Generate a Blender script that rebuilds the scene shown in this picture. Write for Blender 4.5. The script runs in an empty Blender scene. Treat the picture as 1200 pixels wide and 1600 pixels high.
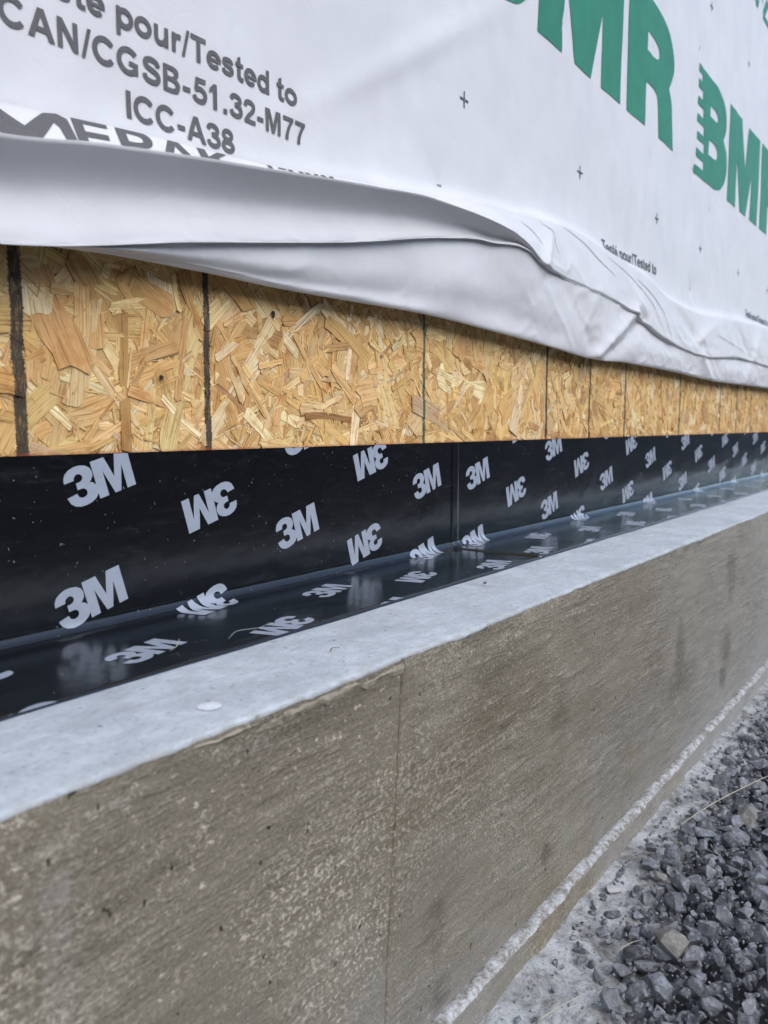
import bpy, bmesh, math, random
import numpy as np
from mathutils import Vector, Matrix, noise as mnoise

random.seed(7)
rng = np.random.default_rng(11)
S = bpy.context.scene
COL = S.collection

# ------------------------------------------------------------------ camera
cam = bpy.data.cameras.new('camera')
camo = bpy.data.objects.new('camera', cam); COL.objects.link(camo)
cam.sensor_fit = 'HORIZONTAL'; cam.sensor_width = 36.0
cam.lens = 36.0 * 1260.6 / 1200.0
cam.clip_start = 0.01; cam.clip_end = 4000
yaw, pit, roll = math.radians(36.48), math.radians(-6.0), math.radians(-0.2)
Fv = Vector((math.cos(yaw)*math.cos(pit), math.sin(yaw)*math.cos(pit), math.sin(pit)))
Rv = Vector((math.sin(yaw), -math.cos(yaw), 0)); Uv = Rv.cross(Fv)
R2 = math.cos(roll)*Rv + math.sin(roll)*Uv; U2 = -math.sin(roll)*Rv + math.cos(roll)*Uv
CAMP = Vector((0, -0.6477, 0.0229))
camo.matrix_world = Matrix(((R2.x, U2.x, -Fv.x, CAMP.x), (R2.y, U2.y, -Fv.y, CAMP.y), (R2.z, U2.z, -Fv.z, CAMP.z), (0, 0, 0, 1)))
cam.dof.use_dof = True; cam.dof.focus_distance = 0.95; cam.dof.aperture_fstop = 11.0
S.camera = camo

# ------------------------------------------------------------------ sky, sun, exposure
SUN_EL, SUN_AZ = math.radians(42), math.radians(200)     # azimuth clockwise from +Y
w = bpy.data.worlds.new('World'); S.world = w; w.use_nodes = True
wn = w.node_tree.nodes; wl = w.node_tree.links
sky = wn.new('ShaderNodeTexSky'); sky.sky_type = 'NISHITA'; sky.sun_disc = False
sky.sun_elevation = SUN_EL; sky.sun_rotation = SUN_AZ; sky.air_density = 1.0; sky.dust_density = 1.2; sky.ozone_density = 1.0
wl.new(sky.outputs[0], wn['Background'].inputs[0]); wn['Background'].inputs[1].default_value = 0.15
sun = bpy.data.lights.new('sun', 'SUN'); suno = bpy.data.objects.new('sun', sun); COL.objects.link(suno)
sun.energy = 1.0; sun.angle = math.radians(60); sun.color = (1.0, 0.96, 0.90)
sd = Vector((math.sin(SUN_AZ)*math.cos(SUN_EL), math.cos(SUN_AZ)*math.cos(SUN_EL), math.sin(SUN_EL)))
suno.rotation_euler = sd.to_track_quat('Z', 'Y').to_euler(); suno.location = (0, -3, 5)
S.view_settings.view_transform = 'Standard'; S.view_settings.look = 'None'
S.view_settings.exposure = 1.0; S.view_settings.gamma = 1.0
S.render.engine = 'CYCLES'
S.cycles.max_bounces = 4; S.cycles.diffuse_bounces = 2; S.cycles.use_adaptive_sampling = True; S.cycles.adaptive_threshold = .03; S.cycles.use_denoising = True; S.cycles.denoiser = 'OPENIMAGEDENOISE'

# ------------------------------------------------------------------ helpers
def tag(o, label=None, cat=None, group=None, kind=None):
    if label: o['label'] = label
    if cat: o['category'] = cat
    if group: o['group'] = group
    if kind: o['kind'] = kind
    return o

def link(name, me, mat=None, parent=None):
    o = bpy.data.objects.new(name, me); COL.objects.link(o)
    if mat is not None and me is not None and not me.materials: me.materials.append(mat)
    if parent is not None: o.parent = parent
    return o

def empty(name, loc=(0, 0, 0)):
    o = bpy.data.objects.new(name, None); COL.objects.link(o); o.location = loc
    o.empty_display_size = 0.05
    return o

def child(name, me, mat, parent):
    """a part whose vertices are in world space, under an Empty that may be moved"""
    o = link(name, me, mat, parent)
    if parent is not None: o.matrix_parent_inverse = Matrix.Translation(-Vector(parent.location))
    return o

def pymesh(name, v, f, smooth=True):
    me = bpy.data.meshes.new(name); me.from_pydata([tuple(map(float, q)) for q in v], [], f); me.update()
    if smooth: me.shade_smooth()
    return me

def gridmesh(name, P, smooth=True):
    """P: (nu, nv, 3) array -> quad grid"""
    nu, nv = P.shape[:2]
    me = bpy.data.meshes.new(name)
    i = np.arange(nu*nv).reshape(nu, nv)
    q = np.stack([i[:-1, :-1], i[1:, :-1], i[1:, 1:], i[:-1, 1:]], -1).reshape(-1, 4)
    me.vertices.add(nu*nv); me.vertices.foreach_set('co', P.reshape(-1).astype(np.float32))
    me.loops.add(q.size); me.loops.foreach_set('vertex_index', q.reshape(-1).astype(np.int32))
    me.polygons.add(len(q)); me.polygons.foreach_set('loop_start', (np.arange(len(q))*4).astype(np.int32))
    me.polygons.foreach_set('loop_total', np.full(len(q), 4, np.int32))
    me.update(calc_edges=True)
    if smooth: me.shade_smooth()
    return me

_perm = rng.permutation(512).astype(np.int64)
def vnoise(x, y, seed=0):
    """value noise in [-1,1], vectorised"""
    x = np.asarray(x, float); y = np.asarray(y, float)
    xi = np.floor(x).astype(np.int64); yi = np.floor(y).astype(np.int64)
    fx = x-xi; fy = y-yi
    fx = fx*fx*fx*(fx*(fx*6-15)+10); fy = fy*fy*fy*(fy*(fy*6-15)+10)
    def h(a, b):
        return _perm[(_perm[(a+seed*37) % 512]+b) % 512]/255.5-1
    return (h(xi, yi)*(1-fx)+h(xi+1, yi)*fx)*(1-fy)+(h(xi, yi+1)*(1-fx)+h(xi+1, yi+1)*fx)*fy
def fbm(x, y, seed=0, o=4, g=.5):
    s = 0; a = 1; t = 0
    for k in range(o):
        s = s+a*vnoise(x*2**k, y*2**k, seed+k); t += a; a *= g
    return s/t
def pint(tab, X):
    """smooth interpolation of a table of (x, values...) rows"""
    tab = np.array(tab); X = np.asarray(X, float)
    xs = tab[:, 0]; out = []
    for c in range(1, tab.shape[1]):
        ys = tab[:, c]; d = np.diff(ys)/np.diff(xs)
        m = np.zeros(len(xs)); m[1:-1] = np.where(d[:-1]*d[1:] > 0, 2*d[:-1]*d[1:]/(d[:-1]+d[1:]+1e-12), 0)
        Xc = np.clip(X, xs[0], xs[-1]); i = np.clip(np.searchsorted(xs, Xc)-1, 0, len(xs)-2)
        h = xs[i+1]-xs[i]; t = (Xc-xs[i])/h
        out.append((2*t**3-3*t**2+1)*ys[i]+(t**3-2*t**2+t)*h*m[i]+(-2*t**3+3*t**2)*ys[i+1]+(t**3-t**2)*h*m[i+1])
    return out

# ------------------------------------------------------------------ node helpers
class N:
    def __init__(s, name):
        s.m = bpy.data.materials.new(name); s.m.use_nodes = True
        s.t = s.m.node_tree; s.b = s.t.nodes['Principled BSDF']
    def n(s, t, **k):
        q = s.t.nodes.new(t)
        for a, v in k.items(): setattr(q, a, v)
        return q
    def l(s, a, b): s.t.links.new(a, b)
    def coord(s, scale=(1, 1, 1), rot=(0, 0, 0), out='Object', loc=(0, 0, 0)):
        c = s.n('ShaderNodeTexCoord'); m = s.n('ShaderNodeMapping')
        m.inputs['Scale'].default_value = scale; m.inputs['Rotation'].default_value = rot; m.inputs['Location'].default_value = loc
        s.l(c.outputs[out], m.inputs[0]); return m.outputs[0]
    def noise(s, vec, scale, detail=4, rough=.55, dist=0):
        q = s.n('ShaderNodeTexNoise'); q.inputs['Scale'].default_value = scale; q.inputs['Detail'].default_value = detail
        q.inputs['Roughness'].default_value = rough; q.inputs['Distortion'].default_value = dist
        s.l(vec, q.inputs['Vector']); return q.outputs['Fac']
    def ramp(s, fac, stops, interp='LINEAR'):
        q = s.n('ShaderNodeValToRGB'); q.color_ramp.interpolation = interp
        e = q.color_ramp.elements
        while len(e) < len(stops): e.new(.5)
        for k, (p_, c) in enumerate(stops):
            e[k].position = p_
            e[k].color = (c, c, c, 1) if isinstance(c, (int, float)) else (*c, 1)
        s.l(fac, q.inputs[0]); return q.outputs[0]
    def mix(s, fac, a, b, mode='MIX'):
        q = s.n('ShaderNodeMix', data_type='RGBA', blend_type=mode)
        for sock, v in ((q.inputs[0], fac), (q.inputs[6], a), (q.inputs[7], b)):
            if isinstance(v, (int, float)): sock.default_value = v
            elif isinstance(v, tuple): sock.default_value = (*v, 1)
            else: s.l(v, sock)
        return q.outputs[2]
    def math(s, op, a, b=None, c=None, clamp=False):
        q = s.n('ShaderNodeMath', operation=op); q.use_clamp = clamp
        for k, v in enumerate((a, b, c)):
            if v is None: continue
            if isinstance(v, (int, float)): q.inputs[k].default_value = v
            else: s.l(v, q.inputs[k])
        return q.outputs[0]
    def bump(s, h, strength=.3, dist=.001, normal=None):
        q = s.n('ShaderNodeBump'); q.inputs['Strength'].default_value = strength; q.inputs['Distance'].default_value = dist
        s.l(h, q.inputs['Height'])
        if normal is not None: s.l(normal, q.inputs['Normal'])
        return q.outputs[0]
    def fin(s, col=None, rough=None, normal=None, spec=None):
        if col is not None:
            if isinstance(col, tuple): s.b.inputs['Base Color'].default_value = (*col, 1)
            else: s.l(col, s.b.inputs['Base Color'])
        if rough is not None:
            if isinstance(rough, (int, float)): s.b.inputs['Roughness'].default_value = rough
            else: s.l(rough, s.b.inputs['Roughness'])
        if normal is not None: s.l(normal, s.b.inputs['Normal'])
        if spec is not None: s.b.inputs['Specular IOR Level'].default_value = spec
        return s.m
def xyz(a, vec):
    q = a.n('ShaderNodeSeparateXYZ'); a.l(vec, q.inputs[0]); return q.outputs

# ------------------------------------------------------------------ materials
def mat_wrap():
    a = N('house_wrap_fabric'); v = a.coord()
    mott = a.noise(v, 9, 4, .6); fine = a.noise(v, 900, 3, .7); mid = a.noise(v, 60, 4, .6)
    col = a.mix(a.ramp(mott, [(.35, 0.), (.7, 1.)]), (.70, .695, .70), (.76, .76, .765))
    smud = a.ramp(a.noise(a.coord((14, 14, 40)), 1.6, 5, .65, 1.2), [(.60, 0.), (.72, 1.)])
    col = a.mix(a.math('MULTIPLY', smud, .10), col, (.42, .41, .40))
    cr = a.n('ShaderNodeTexVoronoi', feature='DISTANCE_TO_EDGE'); cr.inputs['Scale'].default_value = 15
    wv = a.n('ShaderNodeVectorMath', operation='ADD'); a.l(a.coord((1, 1, 1.4)), wv.inputs[0])
    nv = a.n('ShaderNodeTexNoise'); nv.inputs['Scale'].default_value = 10; nv.inputs['Detail'].default_value = 2; a.l(v, nv.inputs['Vector'])
    sc_ = a.n('ShaderNodeVectorMath', operation='SCALE'); sc_.inputs['Scale'].default_value = .16; a.l(nv.outputs['Color'], sc_.inputs[0]); a.l(sc_.outputs[0], wv.inputs[1])
    a.l(wv.outputs[0], cr.inputs['Vector'])
    crease = a.ramp(cr.outputs['Distance'], [(0., 0.), (.05, 1.)])
    cmask = a.ramp(mott, [(.48, 0.), (.62, 1.)])
    hh = a.math('ADD', a.math('MULTIPLY', mid, .9), a.math('MULTIPLY', a.math('MULTIPLY', crease, cmask), .35))
    nb = a.bump(hh, .22, .0016); nb = a.bump(fine, .22, .0003, nb)
    a.fin(col, a.ramp(mott, [(.3, .38), (.7, .5)]), nb, .4)
    tr = a.n('ShaderNodeBsdfTranslucent'); a.l(col, tr.inputs[0]); ms = a.n('ShaderNodeMixShader'); ms.inputs[0].default_value = .16
    a.l(a.b.outputs[0], ms.inputs[1]); a.l(tr.outputs[0], ms.inputs[2]); a.l(ms.outputs[0], a.t.nodes['Material Output'].inputs[0])
    return a.m
def mat_wrapink(name, c, hatch):
    a = N(name); v = a.coord()
    col = c
    fine = a.noise(v, 500, 3, .7)
    if hatch:
        s = xyz(a, v)
        d = a.math('SUBTRACT', a.math('MULTIPLY', s[0], 1.0), a.math('MULTIPLY', s[2], 1.15))
        wv = a.math('SINE', a.math('MULTIPLY', d, 2*math.pi/.0019))
        col = a.mix(a.ramp(a.math('MULTIPLY_ADD', wv, .5, .5), [(.55, 0.), (.95, .75)]), c, (.30, .29, .285))
    else:
        b = a.noise(v, 25, 5, .6)
        col = a.mix(a.ramp(b, [(.3, 0.), (.75, 1.)]), c, tuple(q*1.25 for q in c))
    return a.fin(col, .48, a.bump(fine, .2, .0003), .35)
def mat_membrane():
    a = N('black_membrane'); v = a.coord()
    wr = a.noise(a.coord((1, 1, 1)), 7, 3, .5, .6)
    w2 = a.noise(a.coord((2.2, 4, 4.5)), 4, 3, .5, .4)
    fi = a.noise(v, 420, 2, .6)
    dust = a.ramp(a.noise(v, 260, 2, .5), [(.735, 0.), (.76, 1.)])
    smear = a.ramp(a.noise(a.coord((8, 20, 30)), 2.2, 6, .7, 1.5), [(.52, 0.), (.72, 1.)])
    col = a.mix(a.math('MULTIPLY', smear, .12), (.0035, .0035, .0037), (.05, .05, .049))
    col = a.mix(a.math('MULTIPLY', dust, .45), col, (.30, .31, .32))
    nb = a.bump(wr, .22, .007); nb = a.bump(w2, .14, .004, nb); nb = a.bump(fi, .035, .0003, nb)
    rg = a.math('ADD', a.ramp(smear, [(0., .17), (1., .30)]), a.math('MULTIPLY', dust, .2))
    a.b.inputs['Coat Weight'].default_value = .2; a.b.inputs['Coat Roughness'].default_value = .16; a.l(nb, a.b.inputs['Coat Normal'])
    return a.fin(col, rg, nb, .65)
def mat_logo():
    a = N('grey_logo_ink'); v = a.coord()
    b = a.noise(v, 120, 4, .6); sc = a.ramp(a.noise(a.coord((20, 20, 160), (0, .5, 0)), 3, 5, .7), [(.66, 0.), (.72, 1.)])
    col = a.mix(b, (.27, .305, .365), (.345, .38, .44)); col = a.mix(a.math('MULTIPLY', sc, .35), col, (.6, .62, .65))
    wr = a.noise(a.coord(), 7, 3, .5, .6)
    return a.fin(col, .3, a.bump(a.noise(v, 420, 2, .6), .05, .0003, a.bump(wr, .35, .006)), .5)
def mat_concrete_top():
    a = N('smooth_concrete'); v = a.coord()
    b = a.noise(v, 14, 5, .68, .5); f = a.noise(v, 260, 4, .78); m = a.noise(a.coord((1, 1.6, 1)), 52, 4, .7, .4)
    col = a.mix(a.ramp(b, [(.30, 0.), (.70, 1.)]), (.36, .40, .43), (.54, .585, .62))  # pale concrete, with the blue of the sky light mixed into its colour
    col = a.mix(a.math('MULTIPLY', a.ramp(m, [(.44, 1.), (.60, 0.)]), .32), col, (.29, .30, .305))
    col = a.mix(a.math('MULTIPLY', a.ramp(f, [(.36, 1.), (.46, 0.)]), .45), col, (.22, .225, .225))
    sp = a.ramp(a.noise(v, 150, 2, .6), [(.27, 1.), (.31, 0.)])
    col = a.mix(a.math('MULTIPLY', sp, .7), col, (.13, .12, .10))
    # grey trowel scuffs that arc across the slab
    scf = a.ramp(a.noise(a.coord((6, 34, 7), (0, 0, .5)), 2.2, 5, .75, 2.4), [(.57, 0.), (.66, 1.)])
    col = a.mix(a.math('MULTIPLY', scf, .42), col, (.24, .25, .265))
    # splashes of the brown wall coat along the front edge
    s = xyz(a, v)
    ed = a.math('MULTIPLY', a.math('SUBTRACT', -.262, s[1]), 60., clamp=True)
    ed = a.math('MULTIPLY', ed, a.ramp(a.noise(v, 60, 4, .7), [(.42, 0.), (.62, 1.)]))
    col = a.mix(a.math('MULTIPLY', ed, .6), col, (.27, .25, .20))
    h = a.math('ADD', a.math('MULTIPLY', f, .5), a.math('MULTIPLY', m, 1.4))
    return a.fin(col, .68, a.bump(h, .55, .0012), .35)
STAINS = [(.839, -.304, .030, .040, .7), (.808, -.458, .014, .017, 1.), (1.603, -.397, .05, .05, .8), (1.315, -.386, .10, .028, .7), (1.30, -.345, .035, .06, .8), (.577, -.426, .022, .030, .7), (.588, -.498, .020, .016, .8), (1.587, -.45, .03, .03, .9),
          (.70, -.215, .07, .018, .45), (1.10, -.225, .10, .022, .5), (1.62, -.26, .045, .06, .7), (2.05, -.30, .05, .07, .7), (.66, -.33, .02, .02, .4), (.545, -.25, .012, .05, .35), (.40, -.185, .12, .012, .45), (2.6, -.35, .1, .06, .6)]
def mat_concrete_face(name):
    a = N(name); v = a.coord(); flecks = True
    big = a.noise(a.coord((1, 1, 1.5)), 3.2, 3, .6, .4)
    stroke = a.noise(a.coord((16, 16, 150), (0, math.radians(-3), 0)), 1.0, 4, .80, .5)
    grit = a.noise(v, 330, 2, .75)
    col = a.mix(a.ramp(big, [(.32, 0.), (.7, 1.)]), (.165, .140, .096), (.240, .216, .164))  # brown concrete, its colour pushed warmer to stand in for bounce light
    s = xyz(a, v)
    # the wall gets greyer towards its far end and foot
    far = a.math('MULTIPLY', a.math('SUBTRACT', s[0], .8), .42, clamp=True)
    col = a.mix(far, col, (.34, .345, .335))
    low = a.math('MULTIPLY', a.math('SUBTRACT', -.31, s[2]), 3.6, clamp=True)
    lo2 = a.ramp(a.noise(v, 4.5, 3, .6), [(.40, 0.), (.62, 1.)])
    col = a.mix(a.math('MULTIPLY', a.math('MULTIPLY', low, lo2), .55), col, (.30, .31, .315))
    if flecks:   # pale upright trowel mark
        tm = a.math('MULTIPLY', a.math('LESS_THAN', a.math('ABSOLUTE', a.math('SUBTRACT', a.math('ADD', s[0], a.math('MULTIPLY', a.noise(v, 60, 4, .8), .012)), .2205)), .0085), a.math('LESS_THAN', s[2], -.205))
        col = a.mix(a.math('MULTIPLY', a.math('MULTIPLY', tm, a.ramp(a.noise(v, 90, 3, .7), [(.3, .2), (.6, 1.)])), .30), col, (.34, .33, .31))
    st_ = None
    sn = a.math('MULTIPLY', a.math('SUBTRACT', a.noise(v, 34, 3, .7), .5), 2.2)
    for (x0, z0, rx, rz, am) in STAINS:
        q = a.math('ADD', a.math('POWER', a.math('DIVIDE', a.math('SUBTRACT', s[0], x0), rx), 2.), a.math('POWER', a.math('DIVIDE', a.math('SUBTRACT', s[2], z0), rz), 2.))
        q = a.math('SUBTRACT', 1.15, a.math('ADD', q, sn)); q = a.math('MULTIPLY', q, am, clamp=True)
        st_ = q if st_ is None else a.math('MAXIMUM', st_, q)
    if st_ is not None: col = a.mix(a.math('MULTIPLY', st_, .58), col, (.080, .068, .048))
    smk = a.ramp(a.noise(a.coord((1, 1, 1.6), loc=(1.3, 0, .4)), 6, 3, .6), [(.36, .35), (.62, 1.)])
    gs = a.math('MULTIPLY_ADD', grit, .5, a.math('MULTIPLY', stroke, .5))
    col = a.mix(a.math('MULTIPLY', a.ramp(gs, [(.53, 0.), (.64, 1.)]), a.math('MULTIPLY', smk, .72)), col, (.45, .42, .36))
    col = a.mix(a.math('MULTIPLY', a.ramp(gs, [(.36, 1.), (.47, 0.)]), a.math('MULTIPLY', smk, .70)), col, (.080, .068, .048))
    # pale lime flecks
    msk = a.ramp(a.noise(a.coord((1, 1, 1.2), loc=(3.1, 0, 1.7)), 5, 4, .65), [(.42, 0.), (.60, 1.)])
    fl = a.ramp(a.noise(a.coord((1, 1, 1.3)), 210, 4, .70, .2), [(.54, 0.), (.58, 1.)])
    fl2 = a.ramp(a.noise(a.coord((1, 1, 1.3)), 110, 5, .74, .2), [(.62, 0.), (.65, 1.)])
    fl = a.math('MAXIMUM', a.math('MULTIPLY', fl, msk), fl2)
    fade = a.ramp(a.math('MULTIPLY', s[0], .8), [(.36, .95), (.44, .50), (.9, .18)])
    col = a.mix(a.math('MULTIPLY', fl, fade), col, (.54, .49, .39))
    pits = a.ramp(a.noise(a.coord((1, 1, .62)), 150, 2, .5), [(.240, 1.), (.258, 0.)])
    col = a.mix(a.math('MULTIPLY', pits, .9), col, (.022, .018, .013))
    h = a.math('MULTIPLY_ADD', a.math('MULTIPLY', stroke, smk), 1.6, a.math('MULTIPLY', grit, 1.0))
    h = a.math('SUBTRACT', h, a.math('MULTIPLY', pits, .8))
    return a.fin(col, .85, a.bump(h, .85, .0018), .3)
def mat_lime():
    a = N('crumbly_lime'); v = a.coord()
    b = a.noise(v, 70, 5, .78); f = a.noise(v, 320, 4, .8)
    col = a.mix(a.ramp(b, [(.40, 0.), (.60, 1.)]), (.20, .185, .155), (.52, .53, .525))
    col = a.mix(a.math('MULTIPLY', a.ramp(f, [(.38, 1.), (.48, 0.)]), .5), col, (.13, .12, .10))
    return a.fin(col, .9, a.bump(f, .6, .001, a.bump(b, .6, .004)), .25)
def mat_splash():
    a = N('dusty_mortar'); v = a.coord()
    b = a.noise(v, 24, 5, .75, .4); f = a.noise(v, 240, 4, .8)
    col = a.mix(a.ramp(b, [(.36, 0.), (.58, 1.)]), (.16, .155, .14), (.46, .47, .465))
    col = a.mix(a.math('MULTIPLY', a.ramp(f, [(.36, 1.), (.47, 0.)]), .55), col, (.13, .125, .11))
    return a.fin(col, .92, a.bump(f, .9, .0022, a.bump(b, .6, .008)), .2)
def mat_ground():
    a = N('far_gravel'); v = a.coord()
    vo = a.n('ShaderNodeTexVoronoi'); vo.inputs['Scale'].default_value = 38; a.l(v, vo.inputs['Vector'])
    col = a.mix(a.math('MULTIPLY', xyz(a, vo.outputs['Color'])[0], .7), (.035, .037, .042), (.13, .135, .14))
    return a.fin(col, .9, a.bump(vo.outputs['Distance'], .8, .02), .2)
def mat_stone(name, lo, hi, dustc, dust):
    a = N(name)
    g = a.n('ShaderNodeNewGeometry'); v = g.outputs['Position']; oi = a.n('ShaderNodeObjectInfo')
    r = a.math('FRACT', a.math('ADD', g.outputs['Random Per Island'], oi.outputs['Random']))
    b = a.noise(v, 110, 5, .70); f = a.noise(v, 620, 3, .75)
    col = a.mix(r, lo, hi)
    col = a.mix(a.math('MULTIPLY', a.ramp(b, [(.46, 0.), (.66, 1.)]), dust), col, dustc)
    col = a.mix(a.math('MULTIPLY', a.ramp(f, [(.60, 0.), (.68, 1.)]), dust), col, dustc)
    return a.fin(col, .5, a.bump(f, .6, .0010, a.bump(b, .8, .003)), .6)
def mat_osb(base):
    a = N('strand_board_core' if base else 'wood_strand')
    v = a.coord(); s = xyz(a, v)
    if base:
        b = a.noise(a.coord((4, 1, 30)), 6, 5, .6, .6)
        col = a.ramp(b, [(.3, (.20, .10, .035)), (.7, (.50, .31, .13))])
        nb = a.bump(b, .4, .001)
    else:
        at = a.n('ShaderNodeAttribute', attribute_name='tint')
        uv = a.n('ShaderNodeUVMap', uv_map='UVMap')
        mp = a.n('ShaderNodeMapping'); mp.inputs['Scale'].default_value = (16, 520, 1); a.l(uv.outputs[0], mp.inputs[0])
        gr = a.noise(mp.outputs[0], 1.0, 5, .65, .35)
        mp2 = a.n('ShaderNodeMapping'); mp2.inputs['Scale'].default_value = (60, 900, 1); a.l(uv.outputs[0], mp2.inputs[0])
        pores = a.ramp(a.noise(mp2.outputs[0], 1.0, 2, .5), [(.30, 1.), (.38, 0.)])
        pat = a.noise(v, 40, 4, .6, .3)
        col = a.mix(1.0, at.outputs['Color'], a.ramp(gr, [(.30, (.36, .26, .17)), (.46, (.84, .79, .72)), (.58, (1.0, .99, .97)), (.75, (1.15, 1.15, 1.13))]), 'MULTIPLY')
        col = a.mix(a.math('MULTIPLY', a.ramp(pat, [(.50, 0.), (.70, 1.)]), .70), col, a.mix(1.0, col, (.72, .52, .36), 'MULTIPLY'))
        col = a.mix(a.math('MULTIPLY', pores, .6), col, (.16, .075, .028))
        nb = a.bump(gr, .45, .0008)
    # felt-pen and chalk layout lines drawn across the board (flat print), and the red chalk line at its foot
    ed = a.noise(a.coord((0, 0, 1)), 420, 3, .7); sw = a.noise(a.coord((0, 0, 1)), 11, 3, .5)
    full = a.noise(a.coord((1, 1, .15)), 600, 2, .6)
    U = .2032
    jit = a.math('MULTIPLY', a.math('SUBTRACT', ed, .5), .0085)
    way = a.math('MULTIPLY', a.math('SUBTRACT', sw, .5), .0045)
    lean = a.math('MULTIPLY', s[2], -.003)
    for k, wd, c in ((0, .0112, 0), (1, .0082, 0), (3, .0060, 1), (5, .0080, 0), (6, .0074, 0), (7, .0074, 0), (9, .0105, 1), (11, .0085, 0), (12, .0085, 0), (13, .0085, 0), (15, .0045, 1), (17, .004, 0)):
        x0 = .3643+k*U+{0: .002, 1: .003, 3: .000}.get(k, 0)
        d = a.math('ABSOLUTE', a.math('ADD', a.math('SUBTRACT', s[0], x0), a.math('ADD', way if k < 2 else a.math('MULTIPLY', way, .4), lean)))
        d = a.math('ADD', d, jit if k < 2 else a.math('MULTIPLY', jit, .45))
        m = a.math('MULTIPLY', a.math('LESS_THAN', d, wd*.5), a.ramp(full, [(.30, .62), (.5, .93)]))
        col = a.mix(m, col, (.012, .075, .045) if c else (.017, .016, .016))
    red = a.math('MULTIPLY', a.math('MULTIPLY', a.math('LESS_THAN', a.math('ADD', s[2], a.math('MULTIPLY', a.math('SUBTRACT', a.noise(v, 260, 3, .7), .5), .005)), .0016), a.ramp(a.noise(v, 30, 3, .6), [(.35, .25), (.6, 1.)])), .55)
    col = a.mix(red, col, (.42, .075, .02))
    return a.fin(col, .62, nb, .35)
def mat_plain(name, c, rough=.6, metal=0., nscale=200, var=.25):
    a = N(name); b = a.noise(a.coord(), nscale, 4, .6)
    col = a.mix(b, tuple(q*(1-var) for q in c), tuple(q*(1+var) for q in c))
    a.b.inputs['Metallic'].default_value = metal
    return a.fin(col, rough, a.bump(b, .2, .0005))

M_WRAP = mat_wrap(); M_BLACK = mat_wrapink('black_print', (.040, .037, .037), True)
M_GREEN = mat_wrapink('green_print', (.016, .165, .085), False)
M_MEM = mat_membrane(); M_LOGO = mat_logo()
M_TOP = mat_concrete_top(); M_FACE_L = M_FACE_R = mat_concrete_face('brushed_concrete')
M_LIME = mat_lime(); M_SPLASH = mat_splash(); M_GROUND = mat_ground()
M_STONE = mat_stone('dark_crushed_stone', (.036, .039, .045), (.165, .172, .185), (.42, .43, .44), .55)
M_TAN = mat_stone('tan_stone', (.15, .140, .118), (.19, .18, .155), (.34, .33, .30), .6)
M_OSB0 = mat_osb(True); M_OSB = mat_osb(False)
M_STEEL = mat_plain('staple_steel', (.30, .30, .31), .4, 1.)
M_HOLE = mat_plain('dark_hole', (.03, .016, .008), .9)
M_PALE = mat_plain('pale_straw', (.50, .45, .32), .6); M_CHIP = mat_plain('weathered_wood', (.36, .36, .34), .8)
M_DIRT = mat_plain('brown_crumb', (.12, .08, .05), .9); M_WHITE = mat_plain('white_drip', (.60, .63, .66), .5)
M_LINE = mat_plain('crease_grey', (.33, .33, .33), .7); M_SOIL = mat_plain('dark_soil', (.06, .058, .055), .95)

# ------------------------------------------------------------------ dimensions (metres; board face at y = 0, its foot at z = 0)
XL, XR = -1.2, 7.0
H = -0.1642        # top of the foundation
W1, W2 = 0.1526, 0.2771
LIPZ = -0.5165
GZ = -0.556

# ------------------------------------------------------------------ ground
gx = np.concatenate([[-300, -60], np.linspace(-24, 30, 60), [70, 300]]); gy = np.concatenate([[300, 40, 0], np.linspace(-1, -16, 46), [-40, -120, -400]])
GX, GY = np.meshgrid(gx, gy, indexing='ij')
rise = np.clip((-3.2-GY)/4.2, 0, 1); rise = rise*rise*(3-2*rise)         # unseen bank behind the camera, added to darken horizon light and reflections
GZZ = GZ-.03+rise*(2.9+.5*fbm(GX*.25, GY*.25, 200, 4))
tag(link('ground', gridmesh('ground', np.stack([GX, GY, GZZ], -1)[:, ::-1]), M_GROUND), 'dark stony ground around the house', None, None, 'structure')

# ------------------------------------------------------------------ foundation wall
fnd = empty('foundation_wall', (0.5, -W2, GZ))
tag(fnd, 'rough brown grey concrete foundation wall with pale smooth ledge on top', 'wall')
def xs_fine(a, b):
    """spacing grows with distance from the camera"""
    out = [a]
    while out[-1] < b:
        x = out[-1]
        out.append(x + (.004 if -.1 < x < 1.2 else .007 if -.3 < x < 2.2 else .012 if x < 3.4 and x > -.6 else .06))
    return np.array(out)
def edge_off(X):
    """how far the chipped front edge of the ledge stands in or out, and its height"""
    ch = np.maximum(0, fbm(X*14, X*0+3.3, 5, 4)-.12)
    o = .0022*fbm(X*9, X*0, 1, 3)+.0016*fbm(X*70, X*0+7, 2, 3)
    z = -.0016*np.abs(fbm(X*50, X*0+2, 3, 3))-.006*ch
    return o, z
JX0, JX1 = .529, .503           # board joint in the formwork: leans a little
def joint_x(z): return JX0+(JX1-JX0)*(H-z)/.31
def face_y(X, Z, left):
    y = -W2+.0022*fbm(X*5, Z*7, 21, 4)
    y = y-.0009*fbm(X*18, Z*140, 24, 3)-.0007*fbm(X*60, Z*90, 27, 3)
    if left: y = y+.0012
    else: y = y-.0008*np.exp(-np.abs(X-joint_x(Z))/.006)
    return y
X = xs_fine(XL, XR)
eo, ez = edge_off(X)
ys = np.concatenate([np.linspace(.3, -.12, 5), np.linspace(-.15, -W2+.012, 14)])
T = np.zeros((len(X), len(ys)+3, 3))
for j, yv in enumerate(ys):
    T[:, j] = np.stack([X, np.full_like(X, yv), H+.0012*fbm(X*6, X*0+yv*6, 8, 3)], -1)
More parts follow.
